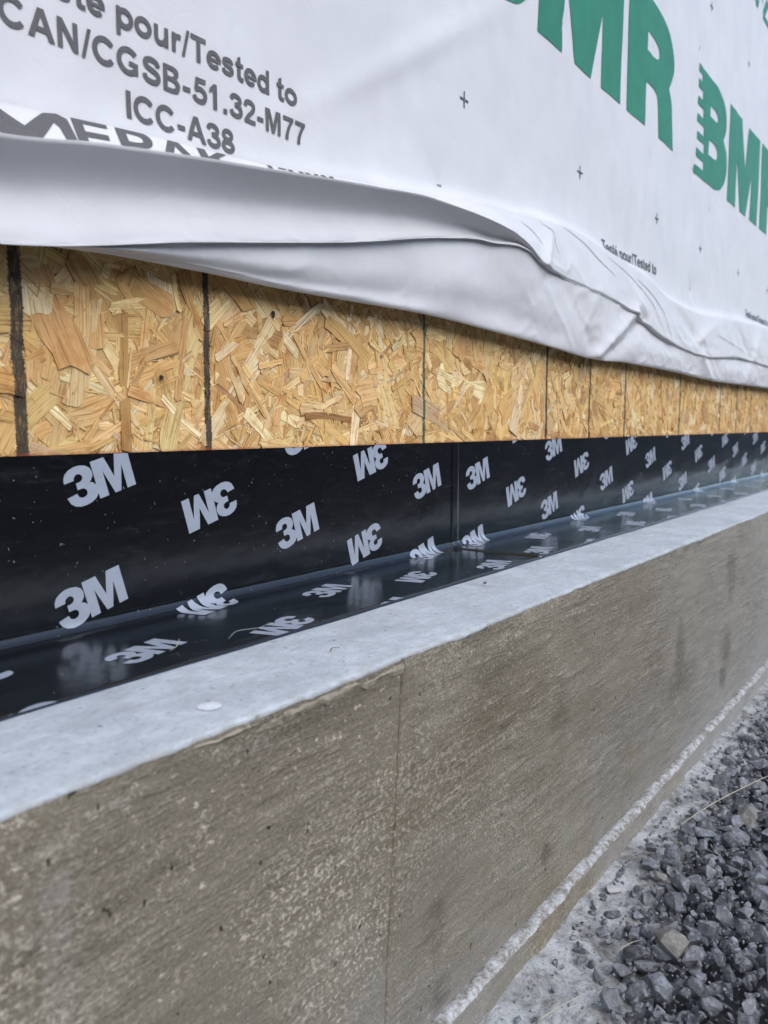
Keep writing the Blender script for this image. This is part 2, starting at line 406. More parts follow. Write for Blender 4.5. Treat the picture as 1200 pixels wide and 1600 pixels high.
for j, (a_, b_, c_) in enumerate(((.006, 0., .3), (.0012, -.0010, .9), (.0040, -.0060, .6))):
    T[:, len(ys)+j] = np.stack([X, -W2+a_-eo*c_, H+b_+ez*c_+.0012*fbm(X*6, X*0-W2*6, 8, 3)*(1-j*.3)], -1)
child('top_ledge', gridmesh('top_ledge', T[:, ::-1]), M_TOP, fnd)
def make_face(name, xa, xb, left, mat):
    zs = np.concatenate([[H-.0020, H-.005, H-.009], np.linspace(H-.014, LIPZ-.01, 74)])
    Xc = xs_fine(xa, xb)
    P = np.zeros((len(Xc), len(zs), 3))
    for j, z in enumerate(zs):
        Xj = Xc.copy()
        if left: Xj = xa+(Xc-xa)*(joint_x(z)-xa)/(Xc[-1]-xa)
        else: Xj = xb+(Xc-xb)*(xb-joint_x(z))/(xb-Xc[0])
        y = face_y(Xj, np.full_like(Xj, z), left)
        o, e = edge_off(Xj)
        if j < 3: y = y*(j/3.)+(-W2-o*1.2-.0004)*(1-j/3.); 
        if left:
            # crumbled shelf just below the ledge, left of the joint
            band = np.clip((Xj-.29)/.05, 0, 1)*np.exp(-((z-(H-.008-.004*fbm(Xj*20, Xj*0, 40, 2)))/.0055)**2)
            y = y-band*(.0012+.0018*fbm(Xj*90, Xj*0+z*300, 41, 3))
        if left: Xj[-1] -= .0006
        else: Xj[0] += .0008
        P[:, j] = np.stack([Xj, y, np.full_like(Xj, z)+(e if j < 2 else 0)], -1)
    e_ = P[-1:].copy() if left else P[:1].copy(); e_[..., 1] += .012          # return of the cast edge at the joint
    P = np.concatenate([P, e_]) if left else np.concatenate([e_, P])
    return child(name, gridmesh(name, P[:, ::-1]), mat, fnd)
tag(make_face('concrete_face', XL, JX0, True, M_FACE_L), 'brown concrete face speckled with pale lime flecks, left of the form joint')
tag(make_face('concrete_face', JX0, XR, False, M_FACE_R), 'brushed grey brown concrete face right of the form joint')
# crumbly shelf of lime mortar under the ledge edge (sits on the left face)
sv, sf = [], []
Xc = np.arange(.30, JX0, .0035)
for k, x in enumerate(Xc):
    tp = min(1, (x-.30)/.05)
    n1, n2, n3 = (float(fbm(np.array(x*60), np.array(q), 50, 3)) for q in (1., 5., 9.))
    d = (.0006+.0022*n1)*tp; z0 = H-.0040-.002*abs(n2); z1 = z0-(.0060+.006*n3)*tp
    y = -W2+.002
    sv += [(x, y, z0), (x, y-.0020-d*.6, z0-.0012), (x, y-.0022-d, z0*.5+z1*.5), (x, y-.0014-d*.3, z1), (x, y+.001, z1-.001)]
    if k: 
        a0 = (k-1)*5
        sf += [(a0+q, a0+5+q, a0+6+q, a0+1+q) for q in range(4)]
M_SHELF = mat_plain('crumbled_mortar', (.29, .26, .20), .9, 0, 240, .7)
child('crumbled_edge', pymesh('crumbled_edge', sv, sf, False), M_SHELF, fnd)
# foot lip: a ragged fin of lime left by the form, then a low plinth
X = xs_fine(XL, XR)
rag = fbm(X*22, X*0, 30, 4); rag2 = fbm(X*60, X*0+5, 31, 3)
chip = .55*(np.round(fbm(X*30, X*0+2.2, 34, 3)*3)/3*.7+.3*fbm(X*110, X*0+1.2, 35, 3))
prof = [(.004, -.001), (.0, .0016), (-.004, .0022), (-.009, .0014), (-.0125, -.0030), (-.0138, -.009), (-.0145, -.018), (-.017, -.030), (-.021, -.042), (-.024, -.06)]
L = np.zeros((len(X), len(prof), 3))
for j, (dy, dz) in enumerate(prof):
    amp = 0 if j == 0 else 1
    y = -W2+dy+amp*(.0026*rag*(.3+j*.08)+.0012*fbm(X*130, X*0+j*3.1, 32, 2)-(.0045*chip if 2 < j < 6 else 0))
    z = LIPZ+dz+amp*(.0014*rag2+.0009*fbm(X*150, X*0+j*5.3, 33, 2)+(.0022*chip if 0 < j < 5 else 0))*(1 if j < 5 else .6)
    L[:, j] = np.stack([X, y, z], -1)
child('foot_lip', gridmesh('foot_lip', L[:, :5][:, ::-1], False), M_LIME, fnd)
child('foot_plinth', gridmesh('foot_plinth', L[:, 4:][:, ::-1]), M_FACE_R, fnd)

# ------------------------------------------------------------------ mortar splash between the wall and the gravel
def gravel_edge(X):
    return -(.312+.085*np.exp(-((X-.62)/.16)**2)+.012*fbm(X*7, X*0, 60, 3)+.03*np.exp(-((X-1.75)/.15)**2))
X = np.concatenate([np.arange(-.6, 3.2, .007), np.arange(3.2, XR, .05)])
Yn = np.linspace(0, 1, 34)
P = np.zeros((len(X), len(Yn), 3))
for j, t in enumerate(Yn):
    ge = gravel_edge(X)-.075
    y = -W2-.012+(ge+W2+.012)*t
    z = GZ+.004+.010*(1-t)**2+.0045*fbm(X*18, y*18, 61, 4)+.002*fbm(X*80, y*80, 62, 3)-.020*np.clip((t-.62)/.38, 0, 1)
    P[:, j] = np.stack([X, y, z], -1)
sp = link('mortar_splash', gridmesh('mortar_splash', P[:, ::-1]), M_SPLASH)
tag(sp, 'pale dusty mortar spill on the ground along the foot of the foundation', None, None, 'structure')

# ------------------------------------------------------------------ gravel
def stone_mesh(k):
    r = random.Random(100+k); bm = bmesh.new()
    ax = (1, r.uniform(.62, .95), r.uniform(.45, .75))
    for _ in range(r.randint(11, 16)):
        v = Vector((r.gauss(0, 1), r.gauss(0, 1), r.gauss(0, 1))).normalized()*r.uniform(.82, 1.05)
        bm.verts.new((v.x*ax[0]*.5, v.y*ax[1]*.5, v.z*ax[2]*.5))
    res = bmesh.ops.convex_hull(bm, input=bm.verts)
    bmesh.ops.delete(bm, geom=[q for q in res['geom_unused'] if isinstance(q, bmesh.types.BMVert)], context='VERTS')
    bmesh.ops.dissolve_limit(bm, angle_limit=math.radians(14), verts=bm.verts, edges=bm.edges)
    bmesh.ops.bevel(bm, geom=bm.edges[:], offset=.018, segments=1, affect='EDGES', clamp_overlap=True)
    bmesh.ops.triangulate(bm, faces=bm.faces)
    me = bpy.data.meshes.new('stone'); bm.to_mesh(me); bm.free(); return me
STONES = [stone_mesh(k) for k in range(24)]
for me in STONES: me.materials.append(M_STONE)
SV = []; SF = []
for me in STONES:
    SV.append(np.array([v.co[:] for v in me.vertices])); SF.append(np.array([q.vertices[:] for q in me.polygons]))
gb = empty('gravel_bed', (1.1, -.6, GZ))
tag(gb, 'bed of dark grey crushed stone beside the foundation foot', 'gravel', None, 'stuff')
def rotm(r):
    q = Vector((r.gauss(0, 1), r.gauss(0, 1), r.gauss(0, 1))).normalized()
    return Matrix.Rotation(r.uniform(0, 6.283), 3, q)
items = []
r = random.Random(5)
def camdist(p): return (Vector(p)-CAMP).length
def scatter(x0, x1, y0, y1, cell, zlo, zhi, smin, smax, keep=1.0):
    nx = int((x1-x0)/cell); ny = int((y1-y0)/cell)
    for i in range(nx):
        for j in range(ny):
            if r.random() > keep: continue
            x = x0+(i+r.random())*cell; y = y0+(j+r.random())*cell
            e = float(gravel_edge(np.array(x)))
            over = y-e
            if over > .022: continue
            if over > -.008 and r.random() < .6: continue
            s = smin+(smax-smin)*r.random()**2.2
            if over > -.02: s *= .75
            mound = .012*min(1, max(0, -over/.12))
            items.append((x, y, GZ+mound+r.uniform(zlo, zhi)+s*.1, s, r.randrange(24), rotm(r)))
scatter(.35, 2.6, -1.15, -.30, .0175, -.012, .000, .018, .036)
scatter(.35, 2.6, -1.15, -.30, .0225, .004, .012, .015, .045, .85)
scatter(-1.0, .35, -1.15, -.30, .026, -.008, .006, .02, .044)
scatter(2.6, 6.5, -1.15, -.30, .028, -.008, .006, .02, .046)
scatter(-1.0, 6.5, -2.6, -1.15, .034, -.008, .008, .026, .05)
# fines between the stones
scatter(.5, 2.3, -.75, -.30, .0085, .000, .014, .0035, .010, .8)
# a few strays lying on the mortar
for _ in range(520):
    x = r.uniform(.55, 2.1); e = float(gravel_edge(np.array(x))); y = r.uniform(e, -W2-.03)
    items.append((x, y, GZ+.012, (.0018+.010*r.random()**3), r.randrange(24), rotm(r)))
def frame_px(p):
    d = Vector(p)-CAMP; z = d.dot(Fv)
    if z < .05: return None
    return 600+1260.6*d.dot(R2)/z, 800-1260.6*d.dot(U2)/z, z
def score(it):
    q = frame_px(it[:3])
    if q is None or not (0 < q[0] < 1230 and 900 < q[1] < 1640): return 0
    return it[3]/q[2]*(1 if it[2] > GZ+.009 else .45)
order = sorted(range(len(items)), key=lambda k: -score(items[k]))
top = set(order[:300])
for k in order[:300]:
    x, y, z, s, t, R = items[k]
    o = bpy.data.objects.new('stone', STONES[t]); COL.objects.link(o); o.parent = gb
    o.matrix_parent_inverse = Matrix.Translation(-Vector(gb.location))
    o.matrix_basis = Matrix.Translation((x, y, z)) @ R.to_4x4() @ Matrix.Scale(s, 4)
vv, ff, n0 = [], [], 0
for k in range(len(items)):
    if k in top: continue
    x, y, z, s, t, R = items[k]
    v = SV[t]*s @ np.array(R).T + np.array((x, y, z)); vv.append(v); ff.append(SF[t]+n0); n0 += len(v)
vv = np.concatenate(vv); ff = np.concatenate(ff)
me = bpy.data.meshes.new('loose_stones')
me.vertices.add(len(vv)); me.vertices.foreach_set('co', vv.reshape(-1).astype(np.float32))
me.loops.add(ff.size); me.loops.foreach_set('vertex_index', ff.reshape(-1).astype(np.int32))
me.polygons.add(len(ff)); me.polygons.foreach_set('loop_start', (np.arange(len(ff))*3).astype(np.int32)); me.polygons.foreach_set('loop_total', np.full(len(ff), 3, np.int32))
me.update(calc_edges=True)
tag(child('loose_stones', me, M_STONE, gb), None, None, None, 'stuff')

# ------------------------------------------------------------------ strand board
osb = empty('strand_board', (.9, 0, 0))
tag(osb, 'bare golden strand board strip with dark vertical layout lines above the black membrane', 'board')
def boxmesh(name, x0, x1, y0, y1, z0, z1):
    v = [(x, y, z) for x in (x0, x1) for y in (y0, y1) for z in (z0, z1)]
    return pymesh(name, v, [(0, 1, 3, 2), (4, 6, 7, 5), (0, 4, 5, 1), (2, 3, 7, 6), (0, 2, 6, 4), (1, 5, 7, 3)], False)
child('board_core', boxmesh('board_core', XL, XR, .0042, .14, H-.02, 2.72), M_OSB0, osb)
TINTS = [((.76, .52, .225), 32), ((.69, .44, .175), 27), ((.82, .61, .30), 23), ((.60, .365, .14), 9), ((.50, .29, .115), 3), ((.86, .71, .43), 10), ((.60, .42, .24), 3), ((.42, .22, .09), .8)]
tw = [t[1] for t in TINTS]
def strand(r, i, n):
    x = r.uniform(.18, 3.5); z = r.uniform(-.012, .25)
    big = r.random()
    if big < .15: l, wd = r.uniform(.11, .22), r.uniform(.014, .042)
    elif big < .50: l, wd = r.uniform(.06, .16), r.uniform(.005, .015)
    elif big < .70: l, wd = r.uniform(.03, .09), r.uniform(.0022, .007)
    else: l, wd = r.uniform(.010, .045), r.uniform(.0008, .0025)
    an = r.gauss(0, 1.0) if r.random() < .6 else r.uniform(-1.57, 1.57)
    lay = i/n
    if wd > .018 and lay > .9: lay *= .9
    if wd < .0026: lay = .5+.5*lay
    y = .0036-lay*.0025
    ca, sa = math.cos(an), math.sin(an)
    tx, tz = r.gauss(0, .008), r.gauss(0, .025)*min(1, .010/wd)
    nseg = max(2, int(l/.014))
    taper = r.uniform(-.1, .35); bow = r.gauss(0, .03)*l
    curl = abs(r.gauss(0, .0008))
    def side(sg):
        pts = []
        for k in range(nseg+1):
            t = k/nseg; q = (t-.5)*l
            hw = wd*.5*(1-taper*t)*(1+r.gauss(0, .09))
            pts.append((q, sg*hw+bow*(1-(2*t-1)**2)))
        return pts
    def end(q, hw, sg):
        m_ = 3 if wd > .006 else 1
        sl_ = r.gauss(0, .6)
        return [(q+sg*abs(r.gauss(0, .16))*wd+sl_*hw*(1-2*(k+1)/(m_+1)), sg*hw*(1-2*(k+1)/(m_+1))) for k in range(m_)]
    up, dn = side(1), side(-1)
    e1 = end(l*.5, wd*.5*(1-taper), 1)
    e0 = end(-l*.5, wd*.5, -1)
    ring = up+e1+dn[::-1]+e0
    V = []; UVc = []
    ou, ov = r.uniform(0, 50), r.uniform(0, 50)
    for (a_, b_) in ring:
        zz = z+a_*sa+b_*ca; yy = y+tx*a_+tz*b_-curl*(2*a_/l)**2
        if zz < .004: yy = max(yy, -.0010)       # pressed flat where the membrane laps over it
        V.append((x+a_*ca-b_*sa, max(yy, -.0022), zz)); UVc.append((a_+ou, b_+ov))
    m = len(ring)
    for (a_, b_) in ring:
        V.append((x+a_*ca-b_*sa, y+.0022, z+a_*sa+b_*ca)); UVc.append((a_+ou, b_+ov))
    nu = nseg+1; d0 = nu+len(e1)           # index where the lower side starts
    F_ = []
    for k in range(nseg): F_.append((k, d0+nseg-k, d0+nseg-k-1, k+1))
    F_.append(tuple(range(nseg, d0+1))); F_.append(tuple([d0+nseg]+list(range(d0+nseg+1, m))+[0]))
    ntop = len(F_)
    for k in range(m): F_.append((k, (k+1) % m, m+(k+1) % m, m+k))
    c = r.choices(TINTS, tw)[0][0]; j = r.uniform(.82, 1.12)
    c = (c[0]*j, c[1]*j*r.uniform(.95, 1.04), c[2]*j*r.uniform(.9, 1.08))
    return dict(V=V, F=F_, UV=UVc, c=c, x=x, z=z, area=l*wd, lay=lay, ntop=ntop)
rs = random.Random(31)
NS = 6800
st = [strand(rs, i, NS) for i in range(NS)]
def st_score(s):
    q = frame_px((s['x'], 0, s['z']))
    if q is None or not (-20 < q[0] < 1220) or s['z'] > .19: return 0
    return s['area']/q[2]**2*(s['lay']**3)
so = sorted(range(NS), key=lambda k: -st_score(st[k]))
def strand_mesh(name, lst):
    v, f, uvs, cs = [], [], [], []
    for s in lst:
        n0 = len(v); v += s['V']
        edge = (s['c'][0]*.62, s['c'][1]*.52, s['c'][2]*.45, 1)     # dark end grain; the tone also paints shadow lines between strands
        face = (*s['c'], 1)
        for n_, q in enumerate(s['F']):
            f.append(tuple(n0+k for k in q))
            for k in q: uvs.append(s['UV'][k]); cs.append(face if n_ < s['ntop'] else edge)
    me = bpy.data.meshes.new(name); me.from_pydata(v, [], f); me.update()
    ul = me.uv_layers.new(name='UVMap'); ul.data.foreach_set('uv', np.array(uvs, np.float32).reshape(-1))
    ca = me.color_attributes.new('tint', 'FLOAT_COLOR', 'CORNER'); ca.data.foreach_set('color', np.array(cs, np.float32).reshape(-1))
    return me
for k in so[:300]:
    child('wood_strand', strand_mesh('wood_strand', [st[k]]), M_OSB, osb)
sel = set(so[:300])
tag(child('pressed_strands', strand_mesh('pressed_strands', [st[k] for k in range(NS) if k not in sel]), M_OSB, osb), None, None, None, 'stuff')
def disc(name, c, rx, rz, y, mat, parent, n=14, seed=0):
    rr = random.Random(seed); v = [(c[0], y+.0004, c[1])]
    for k in range(n):
        a_ = 2*math.pi*k/n; q = rr.uniform(.85, 1.12); v.append((c[0]+rx*q*math.cos(a_), y, c[1]+rz*q*math.sin(a_)))
    return child(name, pymesh(name, v, [(0, 1+(k+1) % n, 1+k) for k in range(n)]), mat, parent)
disc('nail_hole', (.6666, .149), .0031, .0042, -.0019, M_HOLE, osb, seed=1)
disc('nail_hole', (.51, .0717), .0026, .0026, -.0019, M_HOLE, osb, seed=2)
disc('nail_hole', (1.52, .141), .0035, .0042, -.0019, M_HOLE, osb, seed=3)

# ------------------------------------------------------------------ flat print: outlines -> 2D meshes -> laid on a surface
def outline_mesh(contours, cell):
    cu = bpy.data.curves.new('tmp', 'CURVE'); cu.dimensions = '2D'; cu.fill_mode = 'BOTH'
    for c in contours:
        sp_ = cu.splines.new('POLY'); sp_.points.add(len(c)-1)
        for k, (x, y) in enumerate(c): sp_.points[k].co = (x, y, 0, 1)
        sp_.use_cyclic_u = True
    return _cv(cu, cell)
# bold grotesque letters: cap height 1; each entry is (advance, [filled contour groups])
def _stroke(pts, w=.2, closed=False):
    p = np.array(pts, float)
    if closed: t = np.roll(p, -1, 0)-np.roll(p, 1, 0)
    else: t = np.gradient(p, axis=0)
    t /= np.linalg.norm(t, axis=1)[:, None]
    n = np.stack([-t[:, 1], t[:, 0]], -1)*w/2
    if closed: return [[tuple(q) for q in p+n], [tuple(q) for q in p-n]]
    return [[tuple(q) for q in p+n]+[tuple(q) for q in (p-n)[::-1]]]
def _ell(cx, cy, rx, ry, a0, a1, n=22):
    return [(cx+rx*math.cos(math.radians(a)), cy+ry*math.sin(math.radians(a))) for a in np.linspace(a0, a1, n)]
def _ring(cx, cy, rx, ry, w=.2): return _stroke(_ell(cx, cy, rx, ry, 0, 346, 26), w, True)
def _rect(a, b, c, d): return [[(a, b), (c, b), (c, d), (a, d)]]
def arc(pts, k=4):
    """Catmull-Rom through an open run of points"""
    out = []; n = len(pts)
    for i in range(n-1):
        p0, p1, p2, p3 = (pts[max(i-1, 0)], pts[i], pts[i+1], pts[min(i+2, n-1)])
        for q in range(k):
            t = q/k
            out.append(tuple(.5*((2*p1[c])+(-p0[c]+p2[c])*t+(2*p0[c]-5*p1[c]+4*p2[c]-p3[c])*t*t+(-p0[c]+3*p1[c]-3*p2[c]+p3[c])*t**3) for c in (0, 1)))
    return out+[pts[-1]]
_S = [(.76, .70), (.68, .85), (.45, .905), (.21, .84), (.16, .71), (.25, .59), (.48, .52), (.71, .43), (.765, .28), (.66, .13), (.44, .095), (.20, .15), (.11, .31)]
_s = [(x*.80, .085+(y-.095)*.68) for x, y in _S]
_e = [_stroke(_ell(.40, .36, .30, .275, 0, 318), .19), _rect(.15, .295, .785, .425)]
GL = {
 'C': (.99, [_stroke(_ell(.50, .5, .40, .405, 38, 322, 30))]),
 'G': (1.06, [_stroke(_ell(.50, .5, .40, .405, 40, 312, 30)), _rect(.72, .08, .91, .50), _rect(.52, .36, .73, .52)]),
 'A': (.97, [[[(0, 0), (.37, 1), (.60, 1), (.97, 0), (.75, 0), (.67, .23), (.30, .23), (.22, 0)], [(.36, .40), (.61, .40), (.485, .76)]]]),
 'N': (.97, [[[(.08, 0), (.08, 1), (.28, 1), (.68, .36), (.68, 1), (.87, 1), (.87, 0), (.67, 0), (.27, .64), (.27, 0)]]]),
 'M': (1.12, [[[(.08, 0), (.08, 1), (.36, 1), (.55, .36), (.74, 1), (1.02, 1), (1.02, 0), (.84, 0), (.84, .74), (.64, 0), (.46, 0), (.26, .74), (.26, 0)]]]),
 '/': (.43, [[[(0, -.02), (.27, 1.02), (.42, 1.02), (.15, -.02)]]]),
 'I': (.38, [_rect(.08, 0, .29, 1)]), '-': (.47, [_rect(.05, .27, .42, .46)]), '.': (.37, [_rect(.08, 0, .28, .2)]), ' ': (.36, []),
 'T': (.84, [[[(.02, 1), (.83, 1), (.83, .82), (.53, .82), (.53, 0), (.32, 0), (.32, .82), (.02, .82)]]]),
 'E': (.88, [[[(.08, 0), (.08, 1), (.80, 1), (.80, .83), (.29, .83), (.29, .6), (.76, .6), (.76, .43), (.29, .43), (.29, .17), (.82, .17), (.82, 0)]]]),
 'K': (.95, [[[(.08, 0), (.08, 1), (.29, 1), (.29, .58), (.66, 1), (.92, 1), (.55, .60), (.95, 0), (.70, 0), (.41, .46), (.29, .32), (.29, 0)]]]),
 'P': (.90, [[[(.08, 0), (.08, 1)]+arc([(.50, 1), (.72, .95), (.84, .80), (.82, .56), (.68, .40), (.50, .37)])+[(.29, .37), (.29, 0)], [(.29, .54), (.29, .83)]+arc([(.46, .83), (.60, .79), (.63, .68), (.59, .58), (.46, .54)])]]),
 'B': (.95, [[[(.08, 0), (.08, 1)]+arc([(.52, 1), (.70, .96), (.80, .85), (.80, .68), (.68, .55)])+arc([(.68, .55), (.84, .46), (.88, .28), (.78, .06), (.54, 0)]), [(.28, .60), (.28, .83)]+arc([(.48, .83), (.58, .79), (.59, .66), (.48, .60)]), [(.28, .17), (.28, .43)]+arc([(.52, .43), (.65, .37), (.65, .23), (.52, .17)])]]),
 'S': (.90, [_stroke(arc(_S))]),
 '5': (.77, [_stroke([(.70, .905), (.46, .905), (.20, .905)], .19), _stroke([(.285, .98), (.21, .50)], .17), _stroke(arc([(.17, .50), (.38, .58), (.60, .51), (.675, .33), (.58, .14), (.37, .095), (.18, .16), (.11, .28)]), .19)]),
 '1': (.74, [[[(.30, 0), (.30, .72), (.10, .60), (.10, .77), (.33, 1), (.50, 1), (.50, 0)]]]),
 '3': (.77, [_stroke(arc([(.12, .73), (.20, .86), (.38, .905), (.57, .85), (.62, .72), (.54, .59), (.32, .535)]), .19), _stroke(arc([(.32, .535), (.58, .48), (.67, .30), (.58, .14), (.38, .095), (.19, .15), (.11, .29)]), .19)]),
 '2': (.77, [_stroke(arc([(.13, .69), (.20, .85), (.40, .905), (.60, .84), (.63, .68), (.52, .50), (.30, .29), (.18, .10)]), .19), _rect(.07, 0, .72, .18)]),
 '7': (.77, [[[(.06, 1), (.72, 1), (.72, .85)]+arc([(.72, .85), (.54, .58), (.43, .28), (.40, 0)])+[(.20, 0)]+arc([(.20, 0), (.24, .26), (.35, .56), (.50, .82)])+[(.06, .82)]]]),
 '8': (.77, [_ring(.385, .735, .215, .175, .18), _ring(.385, .275, .265, .185, .19)]),
 '0': (.77, [_ring(.385, .5, .255, .405, .2)]),
 'o': (.85, [_ring(.42, .36, .31, .275)]), 'e': (.80, _e), 'é': (.80, _e+[[[(.34, .80), (.46, 1.0), (.68, 1.0), (.48, .80)]]]),
 's': (.76, [_stroke(arc(_s), .175)]),
 't': (.53, [[[(.03, .72), (.14, .72), (.14, .90), (.34, 1.0), (.34, .72), (.50, .72), (.50, .56), (.34, .56), (.34, .22), (.38, .16), (.50, .17), (.52, .01), (.40, -.02), (.24, .01), (.15, .10), (.14, .20), (.14, .56), (.03, .56)]]]),
 'p': (.86, [_rect(.08, -.28, .27, .72), _ring(.47, .36, .28, .275)]), 'd': (.87, [_rect(.60, 0, .79, 1), _ring(.40, .36, .28, .275)]),
 'u': (.85, [_stroke(arc([(.175, .72), (.175, .48), (.18, .26), (.25, .13), (.40, .09), (.57, .16), (.64, .30)])), _rect(.58, 0, .77, .72)]),
 'r': (.55, [_rect(.08, 0, .27, .72), _stroke(arc([(.18, .40), (.26, .56), (.39, .625), (.53, .61)]), .19)]),
}
_GC = {}
def text_mesh(s, cell):
    bm = bmesh.new(); x = 0.
    for ch in s:
        adv, groups = GL[ch]
        for k, gcont in enumerate(groups):
            if (ch, k) not in _GC:
                b = outline_mesh(gcont, 0); _GC[ch, k] = bm_arrays(b); b.free()
            v, f = _GC[ch, k]
            vs = [bm.verts.new((q[0]+x, q[1], k*4e-5)) for q in v]
            for t in f: bm.faces.new([vs[i] for i in t])
        x += adv+.02
    for a_ in (0, 1): _cut(bm, cell, a_)
    return bm
def _cut(bm, cell, axis):
    lo = min(v.co[axis] for v in bm.verts); hi = max(v.co[axis] for v in bm.verts)
    n = Vector((0, 0, 0)); n[axis] = 1
    x = lo+cell*.53
    while x < hi:
        co = Vector((0, 0, 0)); co[axis] = x
        bmesh.ops.bisect_plane(bm, geom=bm.verts[:]+bm.edges[:]+bm.faces[:], dist=1e-6, plane_co=co, plane_no=n)
        x += cell
def _cv(cu, cell):
    o = bpy.data.objects.new('tmp', cu); COL.objects.link(o)
    me = bpy.data.meshes.new_from_object(o)
    bpy.data.objects.remove(o); bpy.data.curves.remove(cu)
    bm = bmesh.new(); bm.from_mesh(me); bpy.data.meshes.remove(me)
    bmesh.ops.remove_doubles(bm, verts=bm.verts, dist=1e-5)
    if cell:
        for a_ in (0, 1): _cut(bm, cell, a_)
    return bm
def bm_arrays(bm):
    bm.verts.index_update()
    return np.array([v.co[:] for v in bm.verts]), [tuple(v.index for v in f.verts) for f in bm.faces]
def place(bm, sx, sy, rot, tx, ty, clip=None):
    """copy of a 2D bmesh, scaled, turned, moved and clipped; returns arrays"""
    b = bm.copy()
    M_ = Matrix.Translation((tx, ty, 0)) @ Matrix.Rotation(rot, 4, 'Z') @ Matrix.Diagonal((sx, sy, 1, 1))
    bmesh.ops.transform(b, matrix=M_, verts=b.verts)
    for (co, no) in clip or []:
        if b.verts: bmesh.ops.bisect_plane(b, geom=b.verts[:]+b.edges[:]+b.faces[:], dist=1e-7, plane_co=(*co, 0), plane_no=(*no, 0), clear_outer=True)
    a_ = bm_arrays(b) if b.faces else None
    b.free(); return a_

# ------------------------------------------------------------------ black membrane (two lengths that overlap)
RF = .0135
TH = .0022
def mem_path(v, off=0.):
    """v: unrolled distance below the top edge (negative), -> (y, z); follows wall, cove and ledge"""
    v = -np.asarray(v, float)
    L1 = -H-TH-RF; LA = math.pi/2*RF
    y = np.where(v < L1, -off, 0.); z = np.where(v < L1, -v, 0.)
    a_ = np.clip((v-L1)/RF, 0, math.pi/2)
    ya = -RF+RF*np.cos(a_)-off*np.cos(a_); za = H+TH+RF-RF*np.sin(a_)+off*np.sin(a_)
    y = np.where((v >= L1) & (v < L1+LA), ya, y); z = np.where((v >= L1) & (v < L1+LA), za, z)
    yb = -RF-(v-L1-LA); y = np.where(v >= L1+LA, yb, y); z = np.where(v >= L1+LA, H+TH+off, z)
    return y-TH, z
VEND = -(-H-TH-RF+math.pi/2*RF+(W1-TH-RF))
SEAM = 1.0463
def mem_off(u, v, B):
    """ripples; the overlap rides up over the end of the first length"""
    o = .0006*fbm(u*5, v*9, 70, 3)+.0012*np.clip((u-1.3)/1.2, 0, 1)*fbm(u*3.5+v*6, v*22-u*2, 71, 3)
    # wrinkles near the ledge edge of the far half
    o = o+.0016*np.clip((u-1.1)/.4, 0, 1)*np.exp(-((v+.20)/.05)**2)*np.maximum(0, fbm(u*11+v*30, v*8, 72, 3))
    if B: o = o+.0010+.0009*(1-1/(1+np.exp(-(u-1.0632)/.0008)))
    return o
def membrane(name, u0, u1, B, label):
    root = empty(name, ((u0+u1)/2 if not B else 1.6, -.05, H)); tag(root, label, 'membrane', 'lengths of black membrane')
    if B: us = np.concatenate([np.array([u0, u0+.0003]), np.arange(u0+.0012, u0+.03, .0012), np.arange(u0+.03, 3.4, .006), np.arange(3.4, u1, .03)])
    else: us = np.arange(u0, u1+.001, .006)
    vs = np.concatenate([np.linspace(0, -(-H-TH-RF), 26), np.linspace(-(-H-TH-RF), -(-H-TH-RF+math.pi/2*RF), 16)[1:], np.linspace(-(-H-TH-RF+math.pi/2*RF), VEND, 22)[1:]])
    P = np.zeros((len(us), len(vs)+2, 3))
    for j, v in enumerate(vs):
        o = mem_off(us, np.full_like(us, v), B)
        if B: o[0] = -.0015
        wob = .0008*fbm(us*6, us*0, 75, 3) if j == len(vs)-1 else 0
        y, z = mem_path(np.full_like(us, v), o); P[:, j+1] = np.stack([us, y-wob, z], -1)
    P[:, -1] = P[:, -2]; P[:, -1, 2] -= .0024
    child('sheet', gridmesh('sheet', P[:, 1:][:, ::-1]), M_MEM, root)
    return root
memA = membrane('membrane_strip', XL, 1.06, False, 'glossy black membrane with grey logos, nearest the camera, left of the overlap seam')
memB = membrane('membrane_strip', SEAM, XR, True, 'glossy black membrane with grey logos receding to the right of the overlap seam')
THREE = [(.02, .68), (.04, .80), (.11, .91), (.23, .98), (.40, 1.02), (.56, 1.01), (.72, .96), (.83, .87), (.875, .74), (.85, .63), (.78, .55), (.73, .52), (.82, .47), (.90, .38), (.925, .27), (.89, .15), (.80, .06), (.66, .0), (.47, -.025), (.30, -.01), (.15, .05), (.05, .15), (.0, .31),
         (.30, .34), (.32, .26), (.37, .21), (.45, .19), (.54, .21), (.59, .27), (.585, .35), (.53, .41), (.44, .425), (.34, .425), (.34, .60), (.44, .60), (.52, .625), (.565, .68), (.56, .745), (.51, .80), (.44, .815), (.37, .79), (.325, .745), (.31, .68)]
EM = [(.89, 0), (.89, 1), (1.31, 1), (1.475, .42), (1.64, 1), (2.06, 1), (2.06, 0), (1.775, 0), (1.775, .66), (1.57, 0), (1.38, 0), (1.175, .66), (1.175, 0)]
BM3 = outline_mesh([THREE], .13); BMM = outline_mesh([EM], .13)
LH = .0350; LX, LY = 1.03, .5
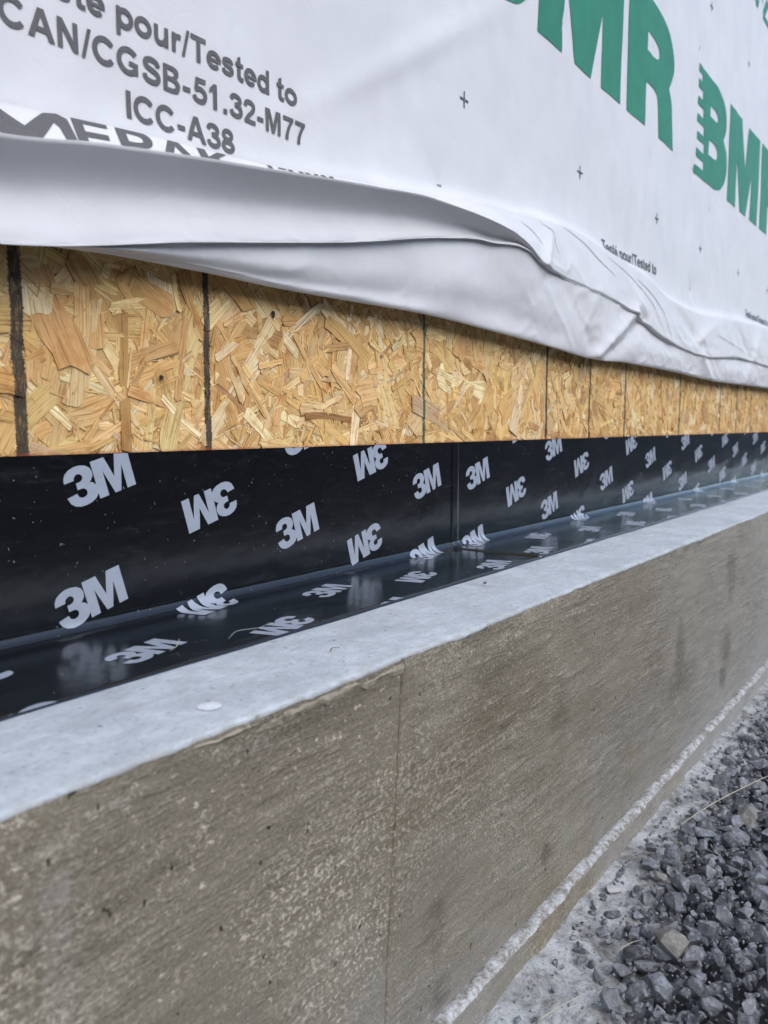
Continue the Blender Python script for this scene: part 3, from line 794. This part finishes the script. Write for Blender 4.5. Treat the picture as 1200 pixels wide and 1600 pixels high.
def logo(root, cu_, cv_, flip, B, clip):
    out_v, out_f = [], []
    rot = math.radians(15.5)+(math.pi if flip else 0)
    ca, sa = math.cos(rot)*LH, math.sin(rot)*LH
    for q, bm in enumerate((BM3, BMM)):
        r_ = place(bm, LH, LH, rot, cu_-(LX*ca-LY*sa), cv_-(LX*sa+LY*ca), clip)
        if r_ is None: continue
        p2, f = r_; n0 = len(out_v)
        y, z = mem_path(p2[:, 1], mem_off(p2[:, 0], p2[:, 1], B)+.00035+.00006*q)
        out_v += list(np.stack([p2[:, 0], y, z], -1)); out_f += [tuple(n0+k for k in t) for t in f]
    if not out_f: return
    me = pymesh('printed_logo', out_v, out_f); 
    child('printed_logo', me, M_LOGO, root)
vtop = ((0, -.0004), (0, 1)); vbot = ((0, VEND+.0004), (0, -1))
for (root, a_, b_, o, i0, i1, B) in ((memA, (.1318, -.0352), (-.0137, -.1082), (.4367, -.0229), -3, 14, False), (memB, (.1345, -.0363), (-.0137, -.1082), (1.1229, -.0513), -1, 26, True)):
    for i in range(i0, i1):
        for j in range(-9, 4):
            uu = o[0]+a_[0]*i+b_[0]*j; vv_ = o[1]+a_[1]*i+b_[1]*j
            if not (VEND-.03 < vv_ < .03) or uu > 4.2 or uu < -.1: continue
            if vv_ < -.185: vv_ -= .011            # the film is stretched where it turns onto the ledge
            clip = [vtop, vbot]
            if not B:
                if uu > SEAM+.05: continue
                clip.append(((SEAM-.0004, 0), (1, 0)))
            else:
                if uu < SEAM-.05: continue
                clip.append(((SEAM+.0022, 0), (-1, 0)))
            logo(root, uu, vv_, i % 2 == 1, B, clip)

# ------------------------------------------------------------------ house wrap
TA = [(-1.2, .24, .006), (.0, .26, .006), (0.358, 0.2798, 0.006), (0.478, 0.2914, 0.006), (0.667, 0.3055, 0.008), (0.809, 0.3230, 0.012), (0.911, 0.3326, 0.018), (0.997, 0.3412, 0.024), (1.098, 0.3519, 0.029), (1.178, 0.3578, 0.03), (1.318, 0.3715, 0.03), (1.427, 0.3757, 0.03), (1.619, 0.3639, 0.03), (1.813, 0.3515, 0.03), (2.005, 0.3224, 0.028), (2.223, 0.3159, 0.028), (2.473, 0.3301, 0.03), (3.069, 0.3531, 0.03), (3.7, .34, .03), (4.5, .32, .026), (5.6, .35, .03), (7, .33, .028)]
TB = [(-1.2, .20, .06), (0., .21, .066), (0.321, 0.2333, 0.07), (0.4, 0.2479, 0.07), (0.497, 0.2627, 0.07), (0.603, 0.2769, 0.07), (0.784, 0.3003, 0.07), (0.893, 0.3119, 0.07), (1.025, 0.3145, 0.07), (1.11, 0.3135, 0.066), (1.186, 0.3043, 0.06), (1.222, 0.295, 0.056), (1.248, 0.2883, 0.053), (1.397, 0.2812, 0.045), (1.593, 0.2739, 0.042), (1.71, 0.2619, 0.04), (1.984, 0.2217, 0.038), (2.261, 0.2071, 0.038), (2.686, 0.2297, 0.038), (3.056, 0.2255, 0.038), (3.8, .21, .04), (4.6, .235, .04), (5.6, .22, .038), (7, .22, .038)]
TC = [(-1.2, .13, .05), (0., .14, .05), (0.328, 0.1598, 0.05), (0.512, 0.1930, 0.05), (0.748, 0.2346, 0.05), (0.956, 0.277, 0.05), (1.06, .291, .052), (1.14, .292, .053), (1.219, 0.285, 0.0505)]
TE = [(-1.2, .165, .028), (0.34, 0.1673, 0.028), (0.383, 0.1699, 0.028), (0.457, 0.1731, 0.028), (0.54, 0.1732, 0.028), (0.643, 0.1717, 0.028), (0.932, 0.1752, 0.028), (1.103, 0.1706, 0.028), (1.321, 0.1623, 0.028), (1.541, 0.1534, 0.026), (1.715, 0.1577, 0.026), (2.109, 0.1545, 0.026), (2.379, 0.1486, 0.026), (3.132, 0.1543, 0.026), (7, .155, .026)]
STAPLES = [(1.4015, .7306, 80), (1.0019, .3640, 5), (2.2404, .9881, 60), (2.2253, .3808, 80), (2.22, .6845, 70), (2.387, .617, 80)]
def ripple(X, Z):
    """how far the slack sheet stands off the boards"""
    d = .0060+.0048*fbm(X*2.3+Z*1.2, Z*2.6-X*.7, 80, 3)+.0012*fbm(X*9+Z*4, Z*5-X*3, 81, 3)
    d = d+.0007*fbm(X*26, Z*9+X*6, 82, 2)
    # long slanting fold, top left
    t = (Z-.46)-.62*(X-.84); d = d+.0045*np.exp(-(t/.020)**2)*np.exp(-((X-.95)/.22)**2)
    for (sx, sz, _) in STAPLES:
        r2 = (X-sx)**2+(Z-sz)**2
        d = d-.0026*np.exp(-r2/.022**2)
        t = (X-sx)*.85+(Z-sz)*.9; q = (X-sx)*.9-(Z-sz)*.85
        d = d-.0014*np.exp(-(t/.012)**2)*np.exp(-(q/.06)**2)
    # hanging draw folds between the prints
    d = d+.0016*np.exp(-((Z-.52)/.12)**2)*np.maximum(0, np.sin(X*60+fbm(X*6, Z*5, 83, 2)*4+Z*22))*np.clip((X-1.3)/.3, 0, 1)
    return np.maximum(d, .0010)
FOLDS = [  # (x0, z0, x1, z1, amplitude, width): pleats across the loose hem
    (1.725, .262, 1.530, .160, .010, .016), (1.79, .255, 1.60, .165, -.008, .020),
    (2.023, .322, 2.206, .250, -.010, .022), (2.481, .335, 2.206, .245, .009, .020), (2.243, .205, 2.358, .15, .008, .016),
    (1.32, .365, 1.262, .292, .007, .014), (1.52, .28, 1.45, .20, .004, .02), (1.36, .27, 1.50, .18, -.004, .025),
    (2.62, .33, 2.80, .24, -.007, .03), (2.95, .34, 2.75, .16, .006, .03), (1.63, .355, 1.80, .27, .004, .02),
    (3.4, .33, 3.6, .2, .007, .04), (4.2, .3, 4.0, .18, -.007, .04)]
def folds(X, Z):
    d = np.zeros_like(X)
    for (x0, z0, x1, z1, am, wd) in FOLDS:
        dx, dz = x1-x0, z1-z0; L2 = dx*dx+dz*dz
        t = np.clip(((X-x0)*dx+(Z-z0)*dz)/L2, 0, 1)
        r_ = np.hypot(X-x0-t*dx, Z-z0-t*dz)
        d = d+am*np.exp(-np.abs(r_/wd)**1.35)
    return d
# thin sharp creases left in the sheet: polylines (x, z) on the loose hem
def keys(X):
    zA, dA = pint(TA, X); zB, dB = pint(TB, X); zE, dE = pint(TE, X)
    zC, dC = pint(TC, X)
    k = np.clip((X-1.06)/.19, 0, 1); k = k*k*(3-2*k)
    zC = np.where(X < 1.06, zC, zC*(1-k)+(zB-.0026)*k); dC = np.where(X < 1.06, dC, dC*(1-k)+(dB-.0012)*k)
    w_ = .004*fbm(X*7, X*0, 90, 3)
    dA = dA+ripple(X, zA)*np.clip(1-dA/.03, 0, 1)*.4
    K = []
    K.append((dA, zA))
    k1 = np.clip((X-.72)/.30, 0, 1); k1 = k1*k1*(3-2*k1)
    K.append(((dA*.35+dB*.65+.001)*k1+(dA+.016)*(1-k1), (zA*.35+zB*.65+.0015)*k1+(zB+.004)*(1-k1)))
    K.append((dB, zB))
    K.append((dB*.55+dC*.45-.019*(1-k*.85)+w_*.4, zB*.60+zC*.40))
    K.append((dC-.0012, zC*.88+zB*.12))
    K.append((dC, zC))
    ov_ = .12+.60*np.clip(np.exp(-((X-1.26)/.07)**2)+np.exp(-((X-1.86)/.16)**2)+.6*np.exp(-((X-2.6)/.25)**2), 0, 1)
    K.append((dC-.008*(1-k)-.0105*k*ov_, zC+.0015*(1-k)-.0022*k))
    zm = zC*.5+zE*.5
    K.append((dC*.45+dE*.55+.004+w_, zm))
    K.append((dE+.007+w_*.8, zE*.78+zC*.22))
    K.append((dE+.004, zE+.004))
    K.append((dE-.003, zE+.0008))
    K.append((dE-.014, zE+.012))
    K.append((np.full_like(X, .003), zE+.05))
    return K
SHARP = {0, 1, 2, 5}
def hem(X, s):
    """loose hem: s runs 0..12 through the profile keys"""
    K = keys(X); n = len(K)
    i = min(int(s), n-2); t = s-i
    g = lambda k: K[min(max(k, 0), n-1)]
    def tang(k, other, side):
        if k in SHARP or k == 0 or k == n-1: return [g(i+1)[c]-g(i)[c] for c in (0, 1)]
        return [(g(k+1)[c]-g(k-1)[c])*.5 for c in (0, 1)]
    m0 = tang(i, i+1, 0); m1 = tang(i+1, i, 1)
    h00, h10, h01, h11 = 2*t**3-3*t**2+1, t**3-2*t**2+t, -2*t**3+3*t**2, t**3-t**2
    d = h00*g(i)[0]+h10*m0[0]+h01*g(i+1)[0]+h11*m1[0]
    z = h00*g(i)[1]+h10*m0[1]+h01*g(i+1)[1]+h11*m1[1]
    f = folds(X, z)*np.clip(s/1.0, 0, 1)*np.clip((11-s)/2, 0, 1)*np.clip((X-1.15)/.1, 0, 1)
    rg = lambda a_, b_, sd: (1-np.abs(fbm(a_, b_, sd, 2)))**5
    cr_ = .0024*(rg(X*9+z*16, z*14-X*5, 92)-.35)*np.clip((X-1.0)/.3, .28, 1)+.0009*(rg(X*26-z*20, z*30+X*9, 95)-.35)*np.clip((X-.95)/.3, .3, 1)
    d = d+f+(.0010*fbm(X*18, z*26+s, 91, 3)+cr_*np.clip((10-s)/2, 0, 1))*min(1, s)
    return np.maximum(d, .0016), z
def wall_d(X, Z):
    zA, dA = pint(TA, X)
    h = np.maximum(Z-zA, 0)
    K0 = dA+ripple(X, zA)*np.clip(1-dA/.03, 0, 1)*.4
    e = np.exp(-(h/.030)); e2 = np.exp(-(h/.012)**2)
    r_ = ripple(X, Z)
    return np.maximum(r_+(K0-ripple(X, zA))*(e*.35+e2*.65), .0010)
wrap = empty('house_wrap', (1.2, 0, .165))
tag(wrap, 'white house wrap sheet stapled over the boards, its loose hem bulging out', 'house wrap')
Xw = np.concatenate([np.arange(XL, .2, .03), np.arange(.2, 2.3, .0042), np.arange(2.3, 3.4, .008), np.arange(3.4, XR+.03, .04)])
sl = np.concatenate([np.linspace(0, 2, 19)[:-1], np.linspace(2, 5, 31)[:-1], np.linspace(5, 9, 33)[:-1], np.linspace(9, 12, 19)])
nw = 130
tt = np.linspace(1, 0, nw)[:-1]
P = np.zeros((len(Xw), nw-1+len(sl), 3))
zA, _ = pint(TA, Xw)
for j, t in enumerate(tt):
    z = zA+(2.72-zA)*t**2.0
    P[:, j] = np.stack([Xw, -wall_d(Xw, z), z], -1)
for j, s in enumerate(sl):
    d, z = hem(Xw, float(s)); P[:, nw-1+j] = np.stack([Xw, -d, z], -1)
so_ = child('sheet', gridmesh('sheet', P[:, ::-1]), M_WRAP, wrap)

def wallprint(name, arr, mat, off=.0010, parent=None):
    p2, f = arr
    d = wall_d(p2[:, 0], p2[:, 1])+off+p2[:, 2]
    me = pymesh(name, np.stack([p2[:, 0], -d, p2[:, 1]], -1), f)
    if parent is None: child(name, me, mat, wrap)
    else: link(name, me, mat, parent)
def put_text(s, x0, x1, z, cap):
    bm = text_mesh(s, .30)
    lo = min(v.co.x for v in bm.verts); hi = max(v.co.x for v in bm.verts)
    sx = (x1-x0)/(hi-lo)
    # nothing is printed below the start of the loose hem
    zc = float(pint(TA, np.array([(x0+x1)/2]))[0][0])
    a_ = place(bm, sx, cap, 0, x0-lo*sx, z, [((0, min(zc-.002, z+cap*.4)), (0, -1))])
    bm.free()
    if a_: wallprint('printed_line', a_, M_BLACK)
for (xe, zb) in ((.7035, .3790), (1.9376, .3745), (3.154, .3725)):
    put_text('Testé pour/Tested to', xe-.334, xe, zb, .0242)
    if xe < 1:
        put_text('CAN/CGSB-51.32-M77', xe-.3440, xe+.0125, zb-.0385, .0242)
        put_text('ICC-A38', xe-.2270, xe-.0970, zb-.0765, .0242)
# crosses
CR = [(.655, .5007)]+[(1.0689, .5007), (1.4989, .5022), (1.930, .5018), (2.3055, .4985), (2.7231, .4960), (3.14, .497), (2.7586, 1.1252), (2.3306, 1.1225), (1.915, 1.12), (3.18, 1.125), (1.49, 1.12), (1.07, 1.12), (3.56, .497), (3.98, .497)]
for (x, z) in CR:
    h, b = .0118, .0016
    bm = outline_mesh([[(-b, -h), (b, -h), (b, -b), (h, -b), (h, b), (b, b), (b, h), (-b, h), (-b, b), (-h, b), (-h, -b), (-b, -b)]], 0)
    wallprint('printed_cross', place(bm, 1, 1, 0, x, z), M_BLACK); bm.free()
# big green letters
def arc(pts, k=4):
    """Catmull-Rom through an open run of points"""
    out = []
    n = len(pts)
    for i in range(n-1):
        p0, p1, p2, p3 = (pts[max(i-1, 0)], pts[i], pts[i+1], pts[min(i+2, n-1)])
        for q in range(k):
            t = q/k
            out.append(tuple(.5*((2*p1[c])+(-p0[c]+p2[c])*t+(2*p0[c]-5*p1[c]+4*p2[c]-p3[c])*t*t+(-p0[c]+3*p1[c]-3*p2[c]+p3[c])*t**3) for c in (0, 1)))
    return out+[pts[-1]]
LB = []
stub = [(2.226, .676, .699), (2.231, .720, .741), (2.234, .764, .783), (2.231, .806, .826), (2.231, .848, .869), (2.231, .890, .911), (2.230, .928, .948)]
for k, (x, a_, b_) in enumerate(stub):
    depth = [2.303, 2.299, 2.291, 2.283, 2.274, 2.262][k] if k < 6 else 0
    LB += [(x, a_), (x, b_)]
    if k < 6: LB += [(depth, b_), (depth, stub[k+1][1])]
B_OUT = LB+arc([(2.41, .948), (2.465, .938), (2.505, .915), (2.519, .885), (2.514, .852), (2.490, .828)])+arc([(2.490, .828), (2.520, .805), (2.531, .767), (2.518, .724), (2.475, .690), (2.413, .676)])
B_H1 = [(2.345, .851), (2.345, .878)]+arc([(2.395, .878), (2.418, .873), (2.424, .864), (2.418, .855), (2.395, .851)])
B_H2 = [(2.343, .752), (2.345, .790)]+arc([(2.400, .790), (2.423, .783), (2.430, .771), (2.423, .758), (2.400, .752)])
M_OUT = [(2.547, .676), (2.554, .947), (2.703, .947), (2.746, .811), (2.792, .947), (2.939, .947), (2.932, .676), (2.830, .676), (2.833, .815), (2.778, .676), (2.700, .676), (2.655, .818), (2.645, .676)]
R_OUT = [(2.970, .676), (2.970, .949)]+arc([(3.10, .949), (3.19, .941), (3.245, .917), (3.275, .873), (3.268, .838), (3.240, .803)])+arc([(3.240, .803), (3.262, .776), (3.270, .740), (3.287, .676)])+[(3.177, .676)]+arc([(3.168, .738), (3.158, .762), (3.130, .770), (3.084, .770)])+[(3.080, .676)]
R_H = [(3.084, .836), (3.085, .876)]+arc([(3.130, .876), (3.162, .868), (3.170, .855), (3.160, .841), (3.130, .836)])
for c, dx, dz in ((0, 0, 0), (1, -1.247, .005), (2, 1.245, 0)):
    lg = empty('printed_logo'); lg.parent = wrap; lg.matrix_parent_inverse = Matrix.Translation(-Vector(wrap.location))
    for cont in ([B_OUT, B_H1, B_H2], [M_OUT], [R_OUT, R_H]):
        bm = outline_mesh([[(x+dx, z+dz) for (x, z) in q] for q in cont], .02)
        wallprint('printed_letter', bm_arrays(bm), M_GREEN, parent=lg); bm.free()
# foot of the next green print line, top right
for dx in (0, -1.247):
    ring = [(2.815+.032*math.cos(a_)+dx, 1.36+.050*math.sin(a_)) for a_ in np.linspace(0, 2*math.pi, 25)[:-1]]
    hole = [(2.815+.013*math.cos(a_)+dx, 1.36+.030*math.sin(a_)) for a_ in np.linspace(0, 2*math.pi, 25)[:-1]]
    for cont in ([ring, hole], [[(2.862+dx, 1.40), (2.895+dx, 1.345), (2.897+dx, 1.40)]], [[(2.945+dx, 1.386), (2.905+dx, 1.336), (2.908+dx, 1.312), (2.985+dx, 1.312), (3.06+dx, 1.312), (3.06+dx, 1.328), (2.933+dx, 1.330), (2.990+dx, 1.386)]]):
        bm = outline_mesh(cont, .02); wallprint('printed_letter', bm_arrays(bm), M_GREEN); bm.free()
# print on the sloping fold under the test text, seen cut off by the edge of the hem
def strip_xy(u, q, l, smax=1.0):
    """u along the wall, q 0..1 from the crease (0) to the front edge (1) of the fold"""
    ss = np.linspace(0, smax, 13); D = []; Z = []
    for s_ in ss:
        d, z = hem(u, float(s_)); D.append(d); Z.append(z)
    D = np.array(D); Z = np.array(Z); f = np.clip(q, 0, 1)*12; i = np.minimum(f.astype(int), 11); t = f-i; k = np.arange(len(u))
    d = D[i, k]*(1-t)+D[i+1, k]*t; z = Z[i, k]*(1-t)+Z[i+1, k]*t
    return np.stack([u, -d-.0005-l, z+.0005+l], -1)
def stripprint(name, arr, mat=None):
    p2, f = arr
    child(name, pymesh(name, strip_xy(p2[:, 0], p2[:, 1], p2[:, 2]), [t[::-1] for t in f]), mat or M_BLACK, wrap)
def striptext(s, x0, x1, q0, q1):
    bm = text_mesh(s, .20)
    lo = min(v.co.x for v in bm.verts); hi = max(v.co.x for v in bm.verts)
    sx = (x1-x0)/(hi-lo)
    a_ = place(bm, sx, q0-q1, 0, x0-lo*sx, q1, [((0, .985), (0, 1)), ((0, .02), (0, -1))]); bm.free()
    if a_: stripprint('printed_line', a_)
striptext('EPAK', .418, .598, -.03, .98)
striptext('1-800', .645, .76, -.8, .45)
vmark = outline_mesh([[(.33, .02), (.345, .02), (.372, .50), (.392, .06), (.405, -.0), (.414, .10), (.418, .96), (.408, .96), (.404, .40), (.400, .28), (.379, .96), (.360, .96), (.33, .34)]], .010)
a_ = place(vmark, 1, 1, 0, 0, 0); vmark.free()
stripprint('printed_logo', a_)
# thin grey ribbons drawn along creases in the folded-over part of the hem: polylines (x, z)
CREASES = [([(1.188, 0.3472), (1.234, 0.3380), (1.261, 0.3202)], 0.0009), ([(1.273, 0.3629), (1.319, 0.3537), (1.320, 0.3326), (1.339, 0.3175)], 0.0009), ([(1.371, 0.3732), (1.464, 0.3586), (1.537, 0.3378), (1.616, 0.3214)], 0.0011), ([(1.569, 0.3563), (1.704, 0.3339), (1.829, 0.3004), (1.890, 0.2690)], 0.0010), ([(1.743, 0.3368), (1.841, 0.3172), (1.921, 0.2868), (1.979, 0.2364)], 0.0016), ([(2.388, 0.2754), (2.585, 0.2609), (2.750, 0.2479)], 0.0012)]
for ci, (pts, wd) in enumerate(CREASES):
    pl = np.array(arc(pts, 8)); n_ = len(pl)
    tg = np.gradient(pl, axis=0); tg /= np.linalg.norm(tg, axis=1)[:, None]+1e-9
    nrm = np.stack([-tg[:, 1], tg[:, 0]], -1)*(wd*np.sin(np.linspace(.15, math.pi-.15, n_)))[:, None]
    both = np.concatenate([pl+nrm, pl-nrm]); u = both[:, 0]
    ss = np.linspace(0, 2, 25); Z = np.array([hem(u, float(s_))[1] for s_ in ss])
    q = np.array([np.interp(-both[k, 1], -Z[:, k], ss)/2 for k in range(len(u))])
    child('crease_line', pymesh('crease_line', strip_xy(u, q, np.zeros(len(u)), 2.0), [(k+1, k, n_+k, n_+k+1) for k in range(n_-1)]), M_LINE, wrap)
# staples
for (x, z, an) in STAPLES:
    bm = bmesh.new(); L_ = .0055; rw = .0006
    pts = [(-L_, -.0030), (-L_*.96, .0006), (-L_*.8, .0010), (0, .0011), (L_*.8, .0010), (L_*.96, .0006), (L_, -.0030)]
    ca, sa = math.cos(math.radians(an)), math.sin(math.radians(an))
    d0 = float(wall_d(np.array([x]), np.array([z]))[0])
    rings = []
    for (t, h) in pts:
        ring_ = []
        for (a_, b_) in ((-rw, -rw*.5), (rw, -rw*.5), (rw, rw*.5), (-rw, rw*.5)):
            ring_.append(bm.verts.new((x+t*ca-a_*sa, -(d0+h+b_+.0008), z+t*sa+a_*ca)))
        rings.append(ring_)
    for p_, q_ in zip(rings[:-1], rings[1:]):
        for k in range(4): bm.faces.new((p_[k], p_[(k+1) % 4], q_[(k+1) % 4], q_[k]))
    me = bpy.data.meshes.new('staple'); bm.to_mesh(me); bm.free(); child('staple', me, M_STEEL, wrap)

# ------------------------------------------------------------------ small things lying about
def blade(name, pts, wd, mat, label, cat, group=None):
    """thin straw / twig: tapered three-sided tube through points"""
    P_ = [Vector(q) for q in arc3(pts)]
    v, f = [], []
    for i, p_ in enumerate(P_):
        t = (P_[min(i+1, len(P_)-1)]-P_[max(i-1, 0)]).normalized()
        n1 = t.cross(Vector((0, 0, 1))).normalized(); n2 = t.cross(n1)
        r_ = wd*(.35+.65*math.sin(math.pi*min(.95, .08+i/len(P_))))
        for k in range(4):
            a_ = k*math.pi/2; v.append(p_+n1*r_*math.cos(a_)+n2*r_*math.sin(a_)*.6)
        if i:
            for k in range(4): f.append(((i-1)*4+k, (i-1)*4+(k+1) % 4, i*4+(k+1) % 4, i*4+k))
    return tag(link(name, pymesh(name, v, f), mat), label, cat, group)
def arc3(pts, k=4):
    out = []; n = len(pts)
    for i in range(n-1):
        p0, p1, p2, p3 = (pts[max(i-1, 0)], pts[i], pts[i+1], pts[min(i+2, n-1)])
        for q in range(k):
            t = q/k
            out.append(tuple(.5*((2*p1[c])+(-p0[c]+p2[c])*t+(2*p0[c]-5*p1[c]+4*p2[c]-p3[c])*t*t+(-p0[c]+3*p1[c]-3*p2[c]+p3[c])*t**3) for c in range(3)))
    return out+[pts[-1]]
def rock(name, loc, s, mat, label, cat, seed, ax=(1, .7, .6), rz=0):
    rr = random.Random(seed); bm = bmesh.new()
    for _ in range(26):
        v = Vector((rr.gauss(0, 1), rr.gauss(0, 1), rr.gauss(0, 1))).normalized()*rr.uniform(.8, 1.05)
        bm.verts.new((v.x*ax[0]*s/2, v.y*ax[1]*s/2, v.z*ax[2]*s/2))
    res = bmesh.ops.convex_hull(bm, input=bm.verts)
    bmesh.ops.delete(bm, geom=[q for q in res['geom_unused'] if isinstance(q, bmesh.types.BMVert)], context='VERTS')
    bmesh.ops.bevel(bm, geom=bm.edges[:], offset=s*.02, segments=1, affect='EDGES', clamp_overlap=True)
    me = bpy.data.meshes.new(name); bm.to_mesh(me); bm.free()
    o = link(name, me, mat); o.location = loc; o.rotation_euler = (.1, .15, rz)
    return tag(o, label, cat)
rock('pale_stone', (1.195, -.4157, GZ+.024), .066, M_TAN, 'large tan stone lying on the dark gravel at the right edge', 'stone', 3, (1, .62, .5), -.2)
rock('pale_stone', (.838, -.4126, GZ+.025), .052, M_TAN, 'blocky grey tan stone amid the dark gravel near the bottom', 'stone', 9, (1, .8, .75), .9)
rock('pale_stone', (.98, -.352, GZ+.014), .030, M_TAN, 'small long pale stone at the edge of gravel and mortar', 'stone', 12, (1, .5, .5), 1.2)
rock('dirt_crumb', (.831, -.182, H+.0025), .006, M_DIRT, 'tiny brown crumb of dirt on the concrete ledge', 'crumb', 5)
rock('wood_chip', (.875, -.312, GZ+.015), .034, M_CHIP, 'flat grey splinter of wood lying on the mortar spill', 'wood chip', 21, (1, .28, .16), .5)
rock('wood_chip', (.915, -.316, GZ+.017), .030, M_CHIP, 'broken grey wood chip against the foot of the wall', 'wood chip', 22, (1, .55, .2), -.6)
zg = GZ+.036
blade('grass_straw', [(1.10, -.330, GZ+.016), (1.17, -.365, GZ+.038), (1.26, -.405, GZ+.050), (1.33, -.43, GZ+.05)], .0008, M_PALE, 'long pale straw leaning across the gravel by the wall foot', 'straw')
blade('grass_straw', [(.655, -.335, GZ+.012), (.70, -.350, GZ+.014), (.745, -.372, GZ+.014)], .0005, M_PALE, 'thin straw lying on the mortar spill near the bottom', 'straw')
blade('grass_straw', [(.80, -.365, GZ+.018), (.815, -.372, GZ+.022), (.828, -.382, GZ+.024)], .0005, M_PALE, 'short bent straw beside the blocky tan stone', 'straw')
blade('twig', [(.500, -.222, H+.0018), (.506, -.219, H+.0030), (.514, -.221, H+.0018)], .0006, M_DIRT, 'tiny dark twig on the pale concrete ledge', 'twig')
blade('wood_shaving', [(.418, -.118, H+.0042), (.428, -.114, H+.0048), (.433, -.112, H+.010)], .0004, M_PALE, 'tiny pale shaving stuck upright on the black membrane', 'shaving')
blade('wood_shaving', [(.470, -.132, H+.0050), (.490, -.122, H+.0065), (.512, -.126, H+.0052), (.53, -.121, H+.0055)], .0004, M_CHIP, 'thin grey curled shaving lying flat on the black membrane', 'shaving')
v = [(.353, -.240, H+.0016)]; n = 20
for q, (rr_, zz) in enumerate(((.003, .0026), (.0045, .0012), (.0062, .0019), (.0085, .0010))):
    for k in range(n): v.append((.353+rr_*math.cos(2*math.pi*k/n), -.240+rr_*.92*math.sin(2*math.pi*k/n), H+zz))
f = [(0, 1+k, 1+(k+1) % n) for k in range(n)]
for q in range(3): f += [(1+q*n+k, 1+(q+1)*n+k, 1+(q+1)*n+(k+1) % n, 1+q*n+(k+1) % n) for k in range(n)]
tag(link('paint_drip', pymesh('paint_drip', v, f), M_WHITE), 'round white drip on the pale concrete ledge', 'drip')
